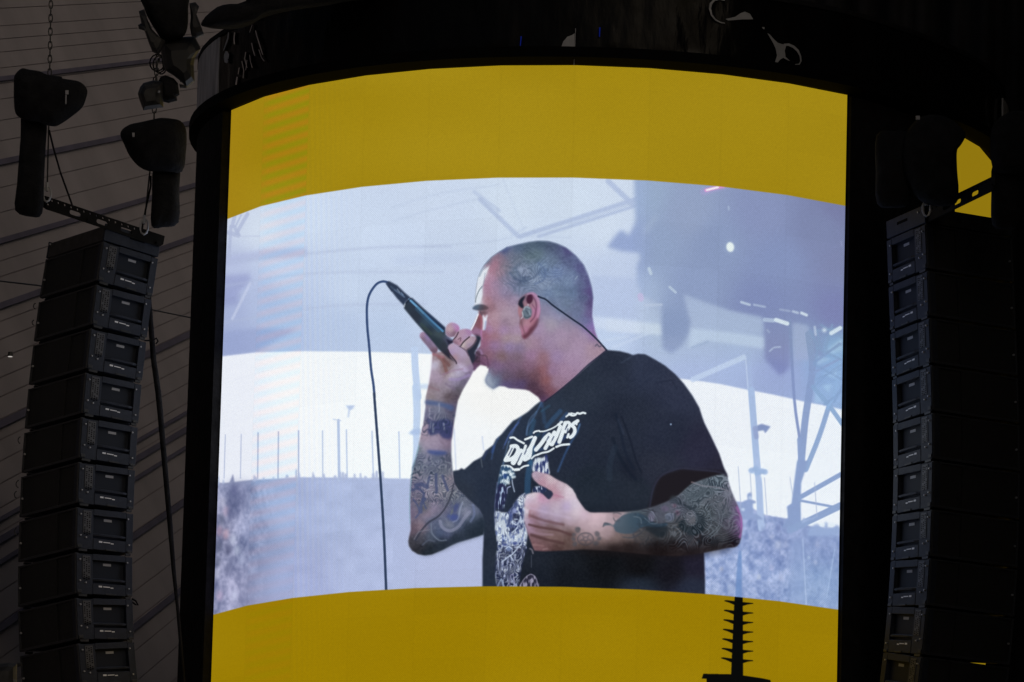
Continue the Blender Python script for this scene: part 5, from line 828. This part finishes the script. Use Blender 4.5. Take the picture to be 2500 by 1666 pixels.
# pale shapes imitating reflections in the fascia film, and one seam strip
def on_fascia(px, py, out=.0):
    d = ray(px, py); o = Vector((CAM.x - AX, CAM.y - AY)); q = Vector((d.x, d.y)); R_ = FRD + .035 + out
    A_, B_, C_ = q.dot(q), 2 * o.dot(q), o.dot(o) - R_ * R_
    return CAM + d * ((-B_ - math.sqrt(B_ * B_ - 4 * A_ * C_)) / (2 * A_))
k_dim = False
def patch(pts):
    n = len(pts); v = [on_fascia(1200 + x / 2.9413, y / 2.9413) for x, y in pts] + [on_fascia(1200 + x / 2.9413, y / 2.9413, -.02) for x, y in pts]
    MB().mesh(v, [tuple(range(n)), tuple(range(n, 2 * n))[::-1]] + [(k, (k + 1) % n, n + (k + 1) % n, n + k) for k in range(n)]).make('reflection_and_seam', PALE2 if k_dim else PALE, fas)
def band(pts, wd):
    p = np.array(pts, float); o1, o2 = [], []
    for i in range(len(p)):
        t_ = p[min(i + 1, len(p) - 1)] - p[max(i - 1, 0)]; nn = np.array([-t_[1], t_[0]]) / np.hypot(*t_); k = wd[i] if isinstance(wd, list) else wd
        o1.append(tuple(p[i] + nn * k / 2)); o2.append(tuple(p[i] - nn * k / 2))
    patch(o1 + o2[::-1])
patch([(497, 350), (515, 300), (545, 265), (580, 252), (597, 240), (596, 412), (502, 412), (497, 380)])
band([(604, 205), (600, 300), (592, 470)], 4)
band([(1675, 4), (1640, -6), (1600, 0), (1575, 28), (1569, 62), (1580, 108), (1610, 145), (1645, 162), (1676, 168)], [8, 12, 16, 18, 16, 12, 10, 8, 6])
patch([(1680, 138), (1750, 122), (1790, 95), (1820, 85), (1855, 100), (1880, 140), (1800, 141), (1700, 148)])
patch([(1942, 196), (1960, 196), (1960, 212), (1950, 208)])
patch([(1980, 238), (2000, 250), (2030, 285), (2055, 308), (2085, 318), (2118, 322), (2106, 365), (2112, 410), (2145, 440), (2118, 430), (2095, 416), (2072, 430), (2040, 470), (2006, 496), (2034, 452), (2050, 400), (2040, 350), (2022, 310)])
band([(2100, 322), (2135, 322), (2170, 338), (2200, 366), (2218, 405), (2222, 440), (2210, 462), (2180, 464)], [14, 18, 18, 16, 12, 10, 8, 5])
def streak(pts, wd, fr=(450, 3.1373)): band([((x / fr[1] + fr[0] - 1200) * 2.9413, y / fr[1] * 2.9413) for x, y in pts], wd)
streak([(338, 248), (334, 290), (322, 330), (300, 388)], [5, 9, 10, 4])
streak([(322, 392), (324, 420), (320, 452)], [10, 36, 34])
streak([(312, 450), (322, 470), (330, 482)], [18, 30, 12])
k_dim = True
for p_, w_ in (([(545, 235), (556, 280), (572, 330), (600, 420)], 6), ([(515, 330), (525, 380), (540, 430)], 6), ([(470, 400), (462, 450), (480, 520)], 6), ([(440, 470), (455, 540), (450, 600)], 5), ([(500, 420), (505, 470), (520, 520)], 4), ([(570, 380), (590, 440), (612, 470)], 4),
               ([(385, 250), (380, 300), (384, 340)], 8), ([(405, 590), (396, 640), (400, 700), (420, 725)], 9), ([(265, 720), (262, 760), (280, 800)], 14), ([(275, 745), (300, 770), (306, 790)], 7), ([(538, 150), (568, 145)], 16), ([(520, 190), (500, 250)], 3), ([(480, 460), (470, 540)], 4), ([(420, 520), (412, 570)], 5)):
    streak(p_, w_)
BLUE = glow('blue_indicator', (.02, .05, .6), .14)
for p, wd in (([(213, 262), (207, 330)], 9), ([(778, 198), (775, 265)], 10), ([(200, 395), (199, 415)], 6)):
    p = np.array(p, float); (x0, y0), (x1, y1) = p
    v = [on_fascia(1200 + x / 2.9413, y / 2.9413, o_) for o_ in (.01, -.02) for x, y in ((x0 - wd / 2, y0), (x0 + wd / 2, y0), (x1 + wd / 3, y1), (x1 - wd / 3, y1))]
    MB().hexa(v[:4], v[4:]).make('indicator_light', BLUE, fas)
# black canopy hung over the drum
mb = MB()
q = [(489, 60), (500, 40), (530, 17), (560, 10), (600, 2), (640, -60), (930, -60), (930, -8), (860, 2), (760, 18), (690, 30), (640, 44), (610, 62), (575, 71), (535, 72), (500, 66)]
tag(mb.puff(q, 75.9, .9, 5, .04, 2).make('canopy', CLOTH, smooth=True), 'black cloth canopy corner hanging over the top left of the tower', 'canopy')
# ---------------------------------------------------------------- line arrays
def cabinet(name, mirror, W, D, H):
    """loudspeaker cabinet; origin at its front corner edge (top), X to the rigging side, Y to the front"""
    s = -1. if mirror else 1.
    root = bpy.data.objects.new(name, None); col.objects.link(root); root.empty_display_size = .2
    def mk(nm, mb, m_, par):
        for p in mb.v: p.x *= s
        return mb.make(nm, m_, par, local=True)
    b = 0.012
    mk('body', MB().box(-W + .02, -.105, -D + .01, -.045, -H + .004, -.004, b), CAB, root)
    fr = MB()                                                     # front frame rails
    fr.box(-.024, 0, -.05, 0, -H, 0, .004).box(-W, -W + .02, -.05, 0, -H, 0, .004).box(-W + .021, -.025, -.05, -.008, -.020, 0, .003).box(-W + .021, -.025, -.05, -.008, -H, -H + .028, .003)
    mk('front_frame', fr, FRAME, root)
    for x0, x1, y in ((-W + .022, -W * .78, -.022), (-W * .78 + .003, -W * .34, -.010), (-W * .34 + .003, -.026, -.026)):
        mk('grille', MB().box(x0, x1, y - .015, y, -H + .03, -.022), GRILLE, root)
    sc = MB().tube([(-W + .05, -.012, -H * .55), (-W + .05, .008, -H * .55)], .012, 6); mk('screw', sc, STEEL, root)
    # rigging side
    pl = MB()
    x = .0
    pl.box(-.104, .010, -D * .30, -.012, -H, -.01, .003)                           # perforated strip ground
    pl.box(-.104, .014, -D, -D * .88, -H * .97, -.012, .003)                       # rear post
    pl.box(-.104, .012, -D * .879, -D * .301, -H * .16, -.004, .003)               # top rail
    pl.box(-.104, .014, -D * .879, -D * .301, -H + .004, -H * .72, .004)           # bottom rail
    sp = mk('rigging_plate', pl, PLATE, root)
    mk('recess_panel', MB().box(-.104, -.040, -D * .879, -D * .301, -H * .72, -H * .16), DARKP, root)
    mk('handle', MB().tube([(-.01, -D * .31, -H * .63), (.004, -D * .40, -H * .63), (.004, -D * .80, -H * .63), (-.01, -D * .88, -H * .63)], .018, 6), PLATE, root)
    st = MB().box(.0105, .016, -D * .255, -D * .12, -H * .60, -.03); pst = mk('perforated_strip', st, STRIP, root)
    hl = MB()
    for r in range(11):
        for c in range(3):
            if (r * 3 + c * 7) % 5 == 3: continue
            hl.box(.0162, .0172, -D * (.145 + .042 * c) - .008, -D * (.145 + .042 * c) + .008, -.055 - r * .024 - .007 - (c % 2) * .008, -.055 - r * .024 + .007 - (c % 2) * .008)
    mk('hole', hl, BEZ, pst)['kind'] = 'stuff'
    for y, z in ((-.07, -.16), (-.07, -.68), (-.905, -.17), (-.93, -.80), (-.17, -.72)):
        mk('pin', MB().tube([(.010, D * y, H * z), (.030, D * y, H * z)], [.011, .009], 6), STEEL, root)
    mk('sticker', MB().box(-.0395, -.038, -D * .66, -D * .52, -H * .27, -H * .21), STICK, root)
    bd = MB().box(.0145, .0165, -D * .46, -D * .40, -H * .815, -H * .775).box(.0145, .0165, -D * .60, -D * .48, -H * .808, -H * .786).box(.0145, .0165, -D * .66, -D * .61, -H * .825, -H * .800)
    mk('badge', bd, BADGE, sp)
    for q in ((.012, .022, -D * .10, -.016, -H * .98, -H * .90), (.012, .022, -D * .99, -D * .90, -H * .99, -H * .93), (.012, .024, -D * .70, -D * .52, -H * .995, -H * .955)): mk('catch', MB().box(*q, .003), RUST, root)
    for q in ((-.010, .012, -D * .2, -D * .05), (-.010, .012, -D * .97, -D * .88), (-W + .02, -W + .05, -D * .2, -.06)): mk('link', MB().box(*q, -H - .028, -H - .001), RUST, root)
    return root
ORD = ['first', 'second', 'third', 'fourth', 'fifth', 'sixth', 'seventh', 'eighth', 'ninth', 'tenth', 'eleventh']
def basis(n, s, tilt, mirror):
    up = Vector((0, 0, 1)); c, t_ = math.cos(tilt), math.sin(tilt)
    Y_ = n * c + up * t_; Z_ = up * c - n * t_; X_ = -s if mirror else s
    return X_, Y_, Z_
def array(side, mirror, corner, Y, rec, W, D, H, tilts, gap):
    """hang cabinets below one another from the photographed top corner; rec = bearing of the rigging side"""
    if mirror: s = Vector((math.sin(rec), -math.cos(rec), 0)); n = Vector((-math.cos(rec), -math.sin(rec), 0))
    else: s = Vector((-math.sin(rec), -math.cos(rec), 0)); n = Vector((math.cos(rec), -math.sin(rec), 0))
    P = at(*corner, Y); proto = None; res = []
    for k, tl in enumerate(tilts):
        X_, Y_, Z_ = basis(n, s, math.radians(tl), mirror)
        if proto is None: o = proto = cabinet('loudspeaker', mirror, W, D, H)
        else: o = copy_tree(proto)
        m_ = Matrix((X_, Y_, Z_)).transposed().to_4x4(); m_.translation = P; o.matrix_world = m_
        tag(o, '%s loudspeaker cabinet from the top of the %s hanging stack' % (ORD[k], side), 'loudspeaker', 'loudspeaker cabinets of the %s hanging stack' % side)
        res.append((P.copy(), X_, Y_, Z_)); P = P - Z_ * (H + gap)
    return res, n, s
LW, LD, LH = 1.33, .74, .470
left, nL, sL = array('left', True, (251, 589), 77., math.radians(33), LW, LD, LH, [7.6, 5.6, 4.6, 3.2, 1.8, .2, -1., -2.6, -5.2, -8, -10], .051)
RW, RD, RH = 1.20, .75, .520
right, nR, sR = array('right', False, (2261, 546), 75.5, math.radians(58), RW, RD, RH, [5.4, 5.2, 5, 4.2, 2.4, -.6, -2.4, -5, -8, -11, -13], .030)

def frame(side, arr, mirror, W, D, tilt_add, h):
    """steel bumper frame on top of a stack"""
    P, X_, Y_, Z_ = arr[0]; s = -1. if mirror else 1.
    root = bpy.data.objects.new('rigging_frame', None); col.objects.link(root); m_ = Matrix((X_, Y_, Z_)).transposed().to_4x4(); m_.translation = P + Z_ * .012; root.matrix_world = m_
    tag(root, 'steel frame on top of the %s hanging loudspeaker stack' % side, 'frame')
    def mk(nm, mb, m2, par=root):
        for p in mb.v: p.x *= s
        return mb.make(nm, m2, par, local=True)
    mk('side_plate', MB().box(-.02, .012, -D, .0, 0, h, .006), PLATE); mk('side_plate', MB().box(-W, -W + .03, -D, 0, 0, h, .006), PLATE)
    mk('cross_bar', MB().box(-W + .031, -.021, -.06, -.004, 0, h * .9, .006), RUST); mk('cross_bar', MB().box(-W + .031, -.021, -D, -D + .06, 0, h * .9, .006), RUST)
    mk('cover_plate', MB().box(-W + .032, -.022, -D + .061, -.061, h * .4, h * .5), RUST)
    mk('slot', MB().box(.0125, .0135, -D * .72, -D * .45, h * .52, h * .68), BEZ)
    mk('bolt', MB().tube([(.012, -D * .16, h * .7), (.026, -D * .16, h * .7)], .010, 6).tube([(-W + .06, -.004, h * .8), (-W + .06, .012, h * .8)], .010, 6), STEEL)
    return root
frame('left', left, True, LW, LD, 0, .20); frame('right', right, False, RW, RD, 0, .21)

def plate_with_holes(L, h, th, holes, slots):
    """flat bar with real openings, from a filled 2D curve"""
    cu = bpy.data.curves.new('bar', 'CURVE'); cu.dimensions = '2D'; cu.fill_mode = 'BOTH'; cu.extrude = th / 2
    def loop(pts):
        sp = cu.splines.new('POLY'); sp.points.add(len(pts) - 1); sp.use_cyclic_u = True
        for p, q in zip(sp.points, pts): p.co = (q[0], q[1], 0, 1)
    c = h * .3
    loop([(0, c), (c, 0), (L - c, 0), (L, c), (L, h), (0, h)])
    for x, y, r in holes: loop([(x + r * math.cos(t), y + r * math.sin(t)) for t in np.arange(10) * PI / 5])
    for x, y, l, r in slots: loop([(x - l / 2 + r * math.cos(t), y + r * math.sin(t)) for t in np.linspace(PI / 2, 3 * PI / 2, 6)] + [(x + l / 2 + r * math.cos(t), y + r * math.sin(t)) for t in np.linspace(-PI / 2, PI / 2, 6)])
    ob = bpy.data.objects.new('tmp', cu); col.objects.link(ob); bpy.context.view_layer.update()
    me = bpy.data.meshes.new_from_object(ob.evaluated_get(bpy.context.evaluated_depsgraph_get())); bpy.data.objects.remove(ob); bpy.data.curves.remove(cu); return me
def beam(side, A, B, h, lab):
    """perforated lifting beam from point A (front) to B (rear)"""
    L = (B - A).length; x = (B - A).normalized(); side_v = x.cross(Vector((0, 0, 1))).normalized(); y = side_v.cross(x).normalized()
    me = plate_with_holes(L, h, .02, [(.10 + k * .085, h * .80, .014) for k in range(int((L - .2) / .085))] + [(.06, h * .4, .016)], [(.42, h * .42, .10, .028), (.78, h * .42, .10, .028), (L - .5, h * .42, .10, .028)])
    root = bpy.data.objects.new('lifting_beam', None); col.objects.link(root)
    m_ = Matrix((x, y, side_v)).transposed().to_4x4(); m_.translation = A; root.matrix_world = m_; tag(root, lab, 'beam')
    me.materials.append(BEAM)
    for dz in (0.,):
        o = bpy.data.objects.new('bar', me); col.objects.link(o); o.parent = root; o.location = (0, 0, dz)
    mb = MB()
    for xx in (.02, L * .36, L - .1): mb.box(xx, xx + .05, h * .1, h * .3, -.030, .030)
    mb.make('spacer', BEAM, root, local=True)
    return root
bA = at(104, 508, 76.55); bB = at(396, 606, 77.4)
beam('left', bA, bB, .145, 'perforated steel lifting beam sticking out over the left loudspeaker stack')
bA = at(2432, 462, 74.3); bB = at(2255, 548, 75.6)
beam('right', bA, bB, .16, 'perforated lifting beam over the right loudspeaker stack, against the yellow screen')

# ---------------------------------------------------------------- hoists in cloth covers with chain bags
def z1(*p): return [(p[i] / 2.8, p[i + 1] / 2.8) for i in range(0, len(p), 2)]
def chain(px0, py0, px1, py1, Y, name, lab, r=.018):
    a, b = at(px0, py0, Y), at(px1, py1, Y); L = (b - a).length; n = max(int(L / .075), 2); d = (b - a) / n
    mb = MB(); u = d.normalized(); e1 = u.cross(Vector((0, 1, 0))).normalized(); e2 = u.cross(e1)
    for k in range(n):
        c = a + d * (k + .5); e = (e1, e2)[k % 2]; hl = d.length * .66
        pts = [c + u * (hl * math.cos(t)) + e * (r * 1.2 * math.sin(t)) for t in np.arange(9) * PI / 4]
        mb.tube(pts, r * .42, 4, False)
    return tag(mb.make(name, RUST), lab, 'chain')
def hoist(outline, tube, Y, lab, th, tab=None, seed=1):
    c = np.array(outline).mean(0); r0 = empty('chain_hoist', at(c[0], c[1], Y), lab, 'hoist', 'chain hoists in black rain covers')
    MB().puff(outline, Y, th, seed, .02).make('rain_cover', CLOTH, r0, smooth=True)
    MB().puff(tube, Y + .1, th * .62, seed + 3, .012).make('chain_bag', CLOTH, r0, smooth=True)
    if tab:
        for t_ in tab:
            q = [at(x, y, Y - th * .5) for x, y in t_]; MB().hexa(q, [p + Vector((0, .02, 0)) for p in q]).make('strap', STICK, r0)
    return r0
hoist(z1(95, 560, 105, 510, 150, 468, 200, 478, 270, 490, 320, 512, 420, 524, 432, 536, 520, 550, 570, 575, 600, 622, 588, 680, 560, 740, 500, 790, 412, 850, 370, 865, 310, 855, 260, 835, 200, 830, 140, 808, 105, 770, 95, 690),
      z1(150, 780, 230, 790, 318, 830, 312, 1000, 302, 1250, 288, 1462, 215, 1486, 105, 1440, 118, 1250, 138, 950), 76.4, 'leftmost cloth-covered chain hoist with a long hanging chain bag', .55, [z1(447, 618, 468, 618, 468, 645, 447, 645), z1(447, 648, 456, 648, 454, 710, 446, 710)], 1)
hoist(z1(825, 925, 838, 885, 890, 852, 960, 836, 1040, 816, 1100, 803, 1170, 808, 1232, 825, 1268, 880, 1276, 960, 1270, 1050, 1246, 1176, 1120, 1176, 1010, 1168, 940, 1130, 880, 1060, 850, 990),
      z1(1052, 1140, 1150, 1130, 1228, 1150, 1225, 1300, 1223, 1520, 1112, 1556, 1034, 1545, 1040, 1350), 76.8, 'cloth-covered chain hoist beside the top left of the tower', .55, [z1(903, 908, 920, 908, 920, 935, 905, 935)], 6)
hoist([(2357, 322), (2349, 351), (2338, 366), (2337, 400), (2338, 430), (2341, 465), (2335, 497), (2290, 505), (2245, 490), (2205, 420), (2205, 340), (2250, 285), (2310, 285)],
      [(2140, 330), (2180, 320), (2222, 330), (2225, 420), (2222, 496), (2180, 508), (2142, 498), (2138, 420)], 75.0, 'cloth-covered chain hoist against the yellow screen above the right loudspeaker stack', .5, [[(2236, 283), (2246, 283), (2246, 292), (2236, 292)]], 9)
hoist([(2428, 300), (2480, 270), (2540, 300), (2560, 380), (2520, 430), (2440, 425), (2422, 405), (2418, 350)],
      [(2424, 400), (2460, 395), (2496, 405), (2497, 480), (2492, 552), (2458, 560), (2422, 550), (2420, 470)], 74.6, 'cloth-covered chain hoist at the right edge, right of the yellow screen', .5, None, 12)
chain(125, -30, 121, 186, 76.4, 'lifting_chain', 'long lifting chain above the leftmost covered hoist'); chain(379, 190, 376, 292, 76.8, 'lifting_chain', 'short lifting chain above the hoist beside the tower', .02)
chain(386, 135, 380, 200, 76.8, 'lifting_chain', 'short lifting chain between the moving light and the small hoist motor', .02)
for a, b, Y, lab in (((119, 308), (115, 468), 76.5, 'steel sling from the leftmost hoist down to the lifting beam'), ((366, 418), (352, 548), 77.0, 'steel sling from the second hoist down to the left stack'), ((2265, 366), (2262, 503), 75.0, 'steel sling from the hoist down to the right stack')):
    c = at(*b, Y); r0 = empty('wire_sling', c, lab, 'sling', 'slings holding the stacks')
    MB().tube([at(*a, Y), at((a[0] + b[0]) / 2, (a[1] + b[1]) / 2, Y), c], .010, 6).make('rope', RUST, r0)
    q = at(b[0], b[1] + 6, Y); MB().tube([q + Vector((.045 * math.sin(t), 0, .09 * math.cos(t))) for t in np.arange(11) * 2 * PI / 10], .012, 6, False).make('shackle', STEEL, r0)
    q = at(b[0], b[1] - 22, Y); MB().tube([q, q - Vector((0, 0, .10))], .02, 6).make('turnbuckle', STEEL, r0)
pts = [at(120, 318, 76.4), at(130, 360, 76.4), at(147, 420, 76.4), at(178, 506, 76.5)]
tag(MB().tube(pts, .012, 6).make('control_cable', CLOTH), 'thin black cable sloping from the leftmost hoist to the lifting beam', 'cable')
pts = [at(368, 430, 77.0), at(368, 455, 77.0), at(358, 500, 77.0), at(349, 545, 77.0), at(346, 570, 77.0)]
tag(MB().tube(pts, .012, 6).make('control_cable', CLOTH), 'thin black cable hanging below the second hoist', 'cable')
# small motor and moving light at the top left
r0 = empty('hoist_motor', at(390, 230, 74.5), 'small dark boxy hoist motor on a chain beside the tower top', 'motor')
MB().puff(z1(942, 640, 958, 595, 980, 568, 1050, 550, 1115, 560, 1118, 735, 1050, 745, 980, 756, 955, 690), 74.5, .35, 3, .004, 1).make('housing', RUST, r0)
MB().puff(z1(1080, 560, 1100, 525, 1130, 515, 1190, 538, 1216, 570, 1226, 650, 1205, 662, 1210, 690, 1150, 706, 1090, 690), 74.6, .35, 4, .01, 1).make('cover', CLOTH, r0)
MB().puff(z1(1080, 620, 1095, 620, 1095, 635, 1080, 635), 74.3, .03, 4, 0, 1).make('knob', STICK, r0)
r0 = empty('moving_light', at(415, 40, 74.4), 'black moving stage light hanging in its yoke at the top left', 'stage light')
MB().puff(z1(960, -80, 1270, -80, 1286, 60, 1282, 190, 1240, 262, 1120, 282, 1072, 222, 1022, 140, 985, 55), 74.5, .6, 2, .01).make('head', CLOTH, r0, smooth=True)
MB().puff(z1(948, 78, 986, 64, 1008, 132, 1040, 200, 1088, 252, 1132, 282, 1112, 332, 1085, 376, 1042, 356, 1015, 290, 985, 205, 948, 200, 944, 172, 966, 160), 74.3, .2, 3, .005, 1).make('yoke_arm', BLACK, r0)
MB().puff(z1(1294, 24, 1335, 14, 1360, 45, 1336, 76, 1352, 120, 1396, 240, 1345, 262, 1310, 252, 1298, 190, 1304, 110), 74.3, .2, 4, .005, 1).make('yoke_arm', BLACK, r0)
MB().puff(z1(1090, 268, 1240, 255, 1330, 250, 1372, 330, 1332, 392, 1324, 450, 1332, 560, 1280, 604, 1240, 560, 1180, 512, 1130, 482, 1112, 420, 1092, 330), 74.6, .5, 5, .01, 1).make('base', BLACK, r0)
MB().puff(z1(1225, 575, 1275, 585, 1275, 604, 1230, 602), 74.4, .1, 5, 0, 1).make('clamp', BLACK, r0)
mb = MB()
for k in range(3):
    c = at((1075 + k * 14) / 2.8, (430 + k * 6) / 2.8, 76.8)
    mb.tube([c + Vector((.085 * math.cos(t) * (1 - .15 * k), .03 * k, .10 * math.sin(t))) for t in np.arange(15) * 2 * PI / 14], .009, 5, False)
mb.tube([at(*p, 76.8) for p in z1(1110, 400, 1120, 470, 1170, 500, 1215, 520, 1240, 560)], .011, 5).tube([at(*p, 76.8) for p in z1(1105, 470, 1180, 490, 1230, 490)], .010, 5)
tag(mb.make('coiled_cable', CLOTH), 'coil of thin black cable hanging under the moving light', 'cable')
# thick cable bundle along the tower edge, loops, odd pieces
pts = [(364, 716), (366, 760), (371, 830), (375, 880), (386, 957), (391, 1007), (400, 1110), (409, 1212), (415, 1280), (424, 1393), (433, 1480), (440, 1560), (452, 1700)]
tag(MB().tube([at(x, y, 77.7 + .05 * math.sin(y * .01)) for x, y in pts], [.022, .030, .034, .034, .036, .036, .034, .033, .032, .026, .02, .02, .02], 8).make('cable_bundle', CLOTH, smooth=True), 'thick black cable bundle hanging between the left stack and the tower', 'cable')
mb = MB().tube([at(x, y, 77.6) for x, y in ((352, 832), (372, 832), (382, 826), (386, 834), (380, 840))], .010, 5); tag(mb.make('cable_tie', CLOTH), 'cable tie loop round the thick cable bundle', 'cable tie')
for k, (x, y, rr) in enumerate(((88, 748, 8), (84, 788, 7), (51, 1075, 9), (47, 1182, 10), (42, 1208, 9), (43, 1298, 10))):
    c = at(x, y, 77.05); mb = MB().tube([c + Vector((-rr / 225 * math.sin(t) * .8, 0, rr / 225 * math.cos(t))) for t in np.linspace(.2, PI - .2, 9)], .006, 5)
    tag(mb.make('cable_loop', RUST), 'small loop of wire on the left edge of the %s box, left stack%s' % (('second', 'second', 'fifth', 'sixth', 'sixth', 'seventh')[k], ('', ', lower one')[k in (1, 4)]), 'wire', 'wire loops on the left stack')
mb = MB().tube([at(x, y, 77.6) for x, y in ((322, 1462), (332, 1468), (337, 1478), (330, 1476), (322, 1470))], .011, 5)
tag(mb.make('cable_loop', CLOTH), 'black cable loop behind the eighth cabinet of the left stack', 'wire')
r0 = empty('floodlight', at(18, 1650, 72), 'dark boxy floodlight cut by the bottom left corner', 'floodlight')
MB().puff([(-60, 1632), (0, 1621), (22, 1618), (42, 1621), (41, 1660), (46, 1700), (-60, 1720)], 72, .4, 7, .004, 1).make('housing', RUST, r0)
MB().tube([at(42, 1624, 71.9), at(53, 1622, 71.9)], .02, 6).make('bracket', RUST, r0)
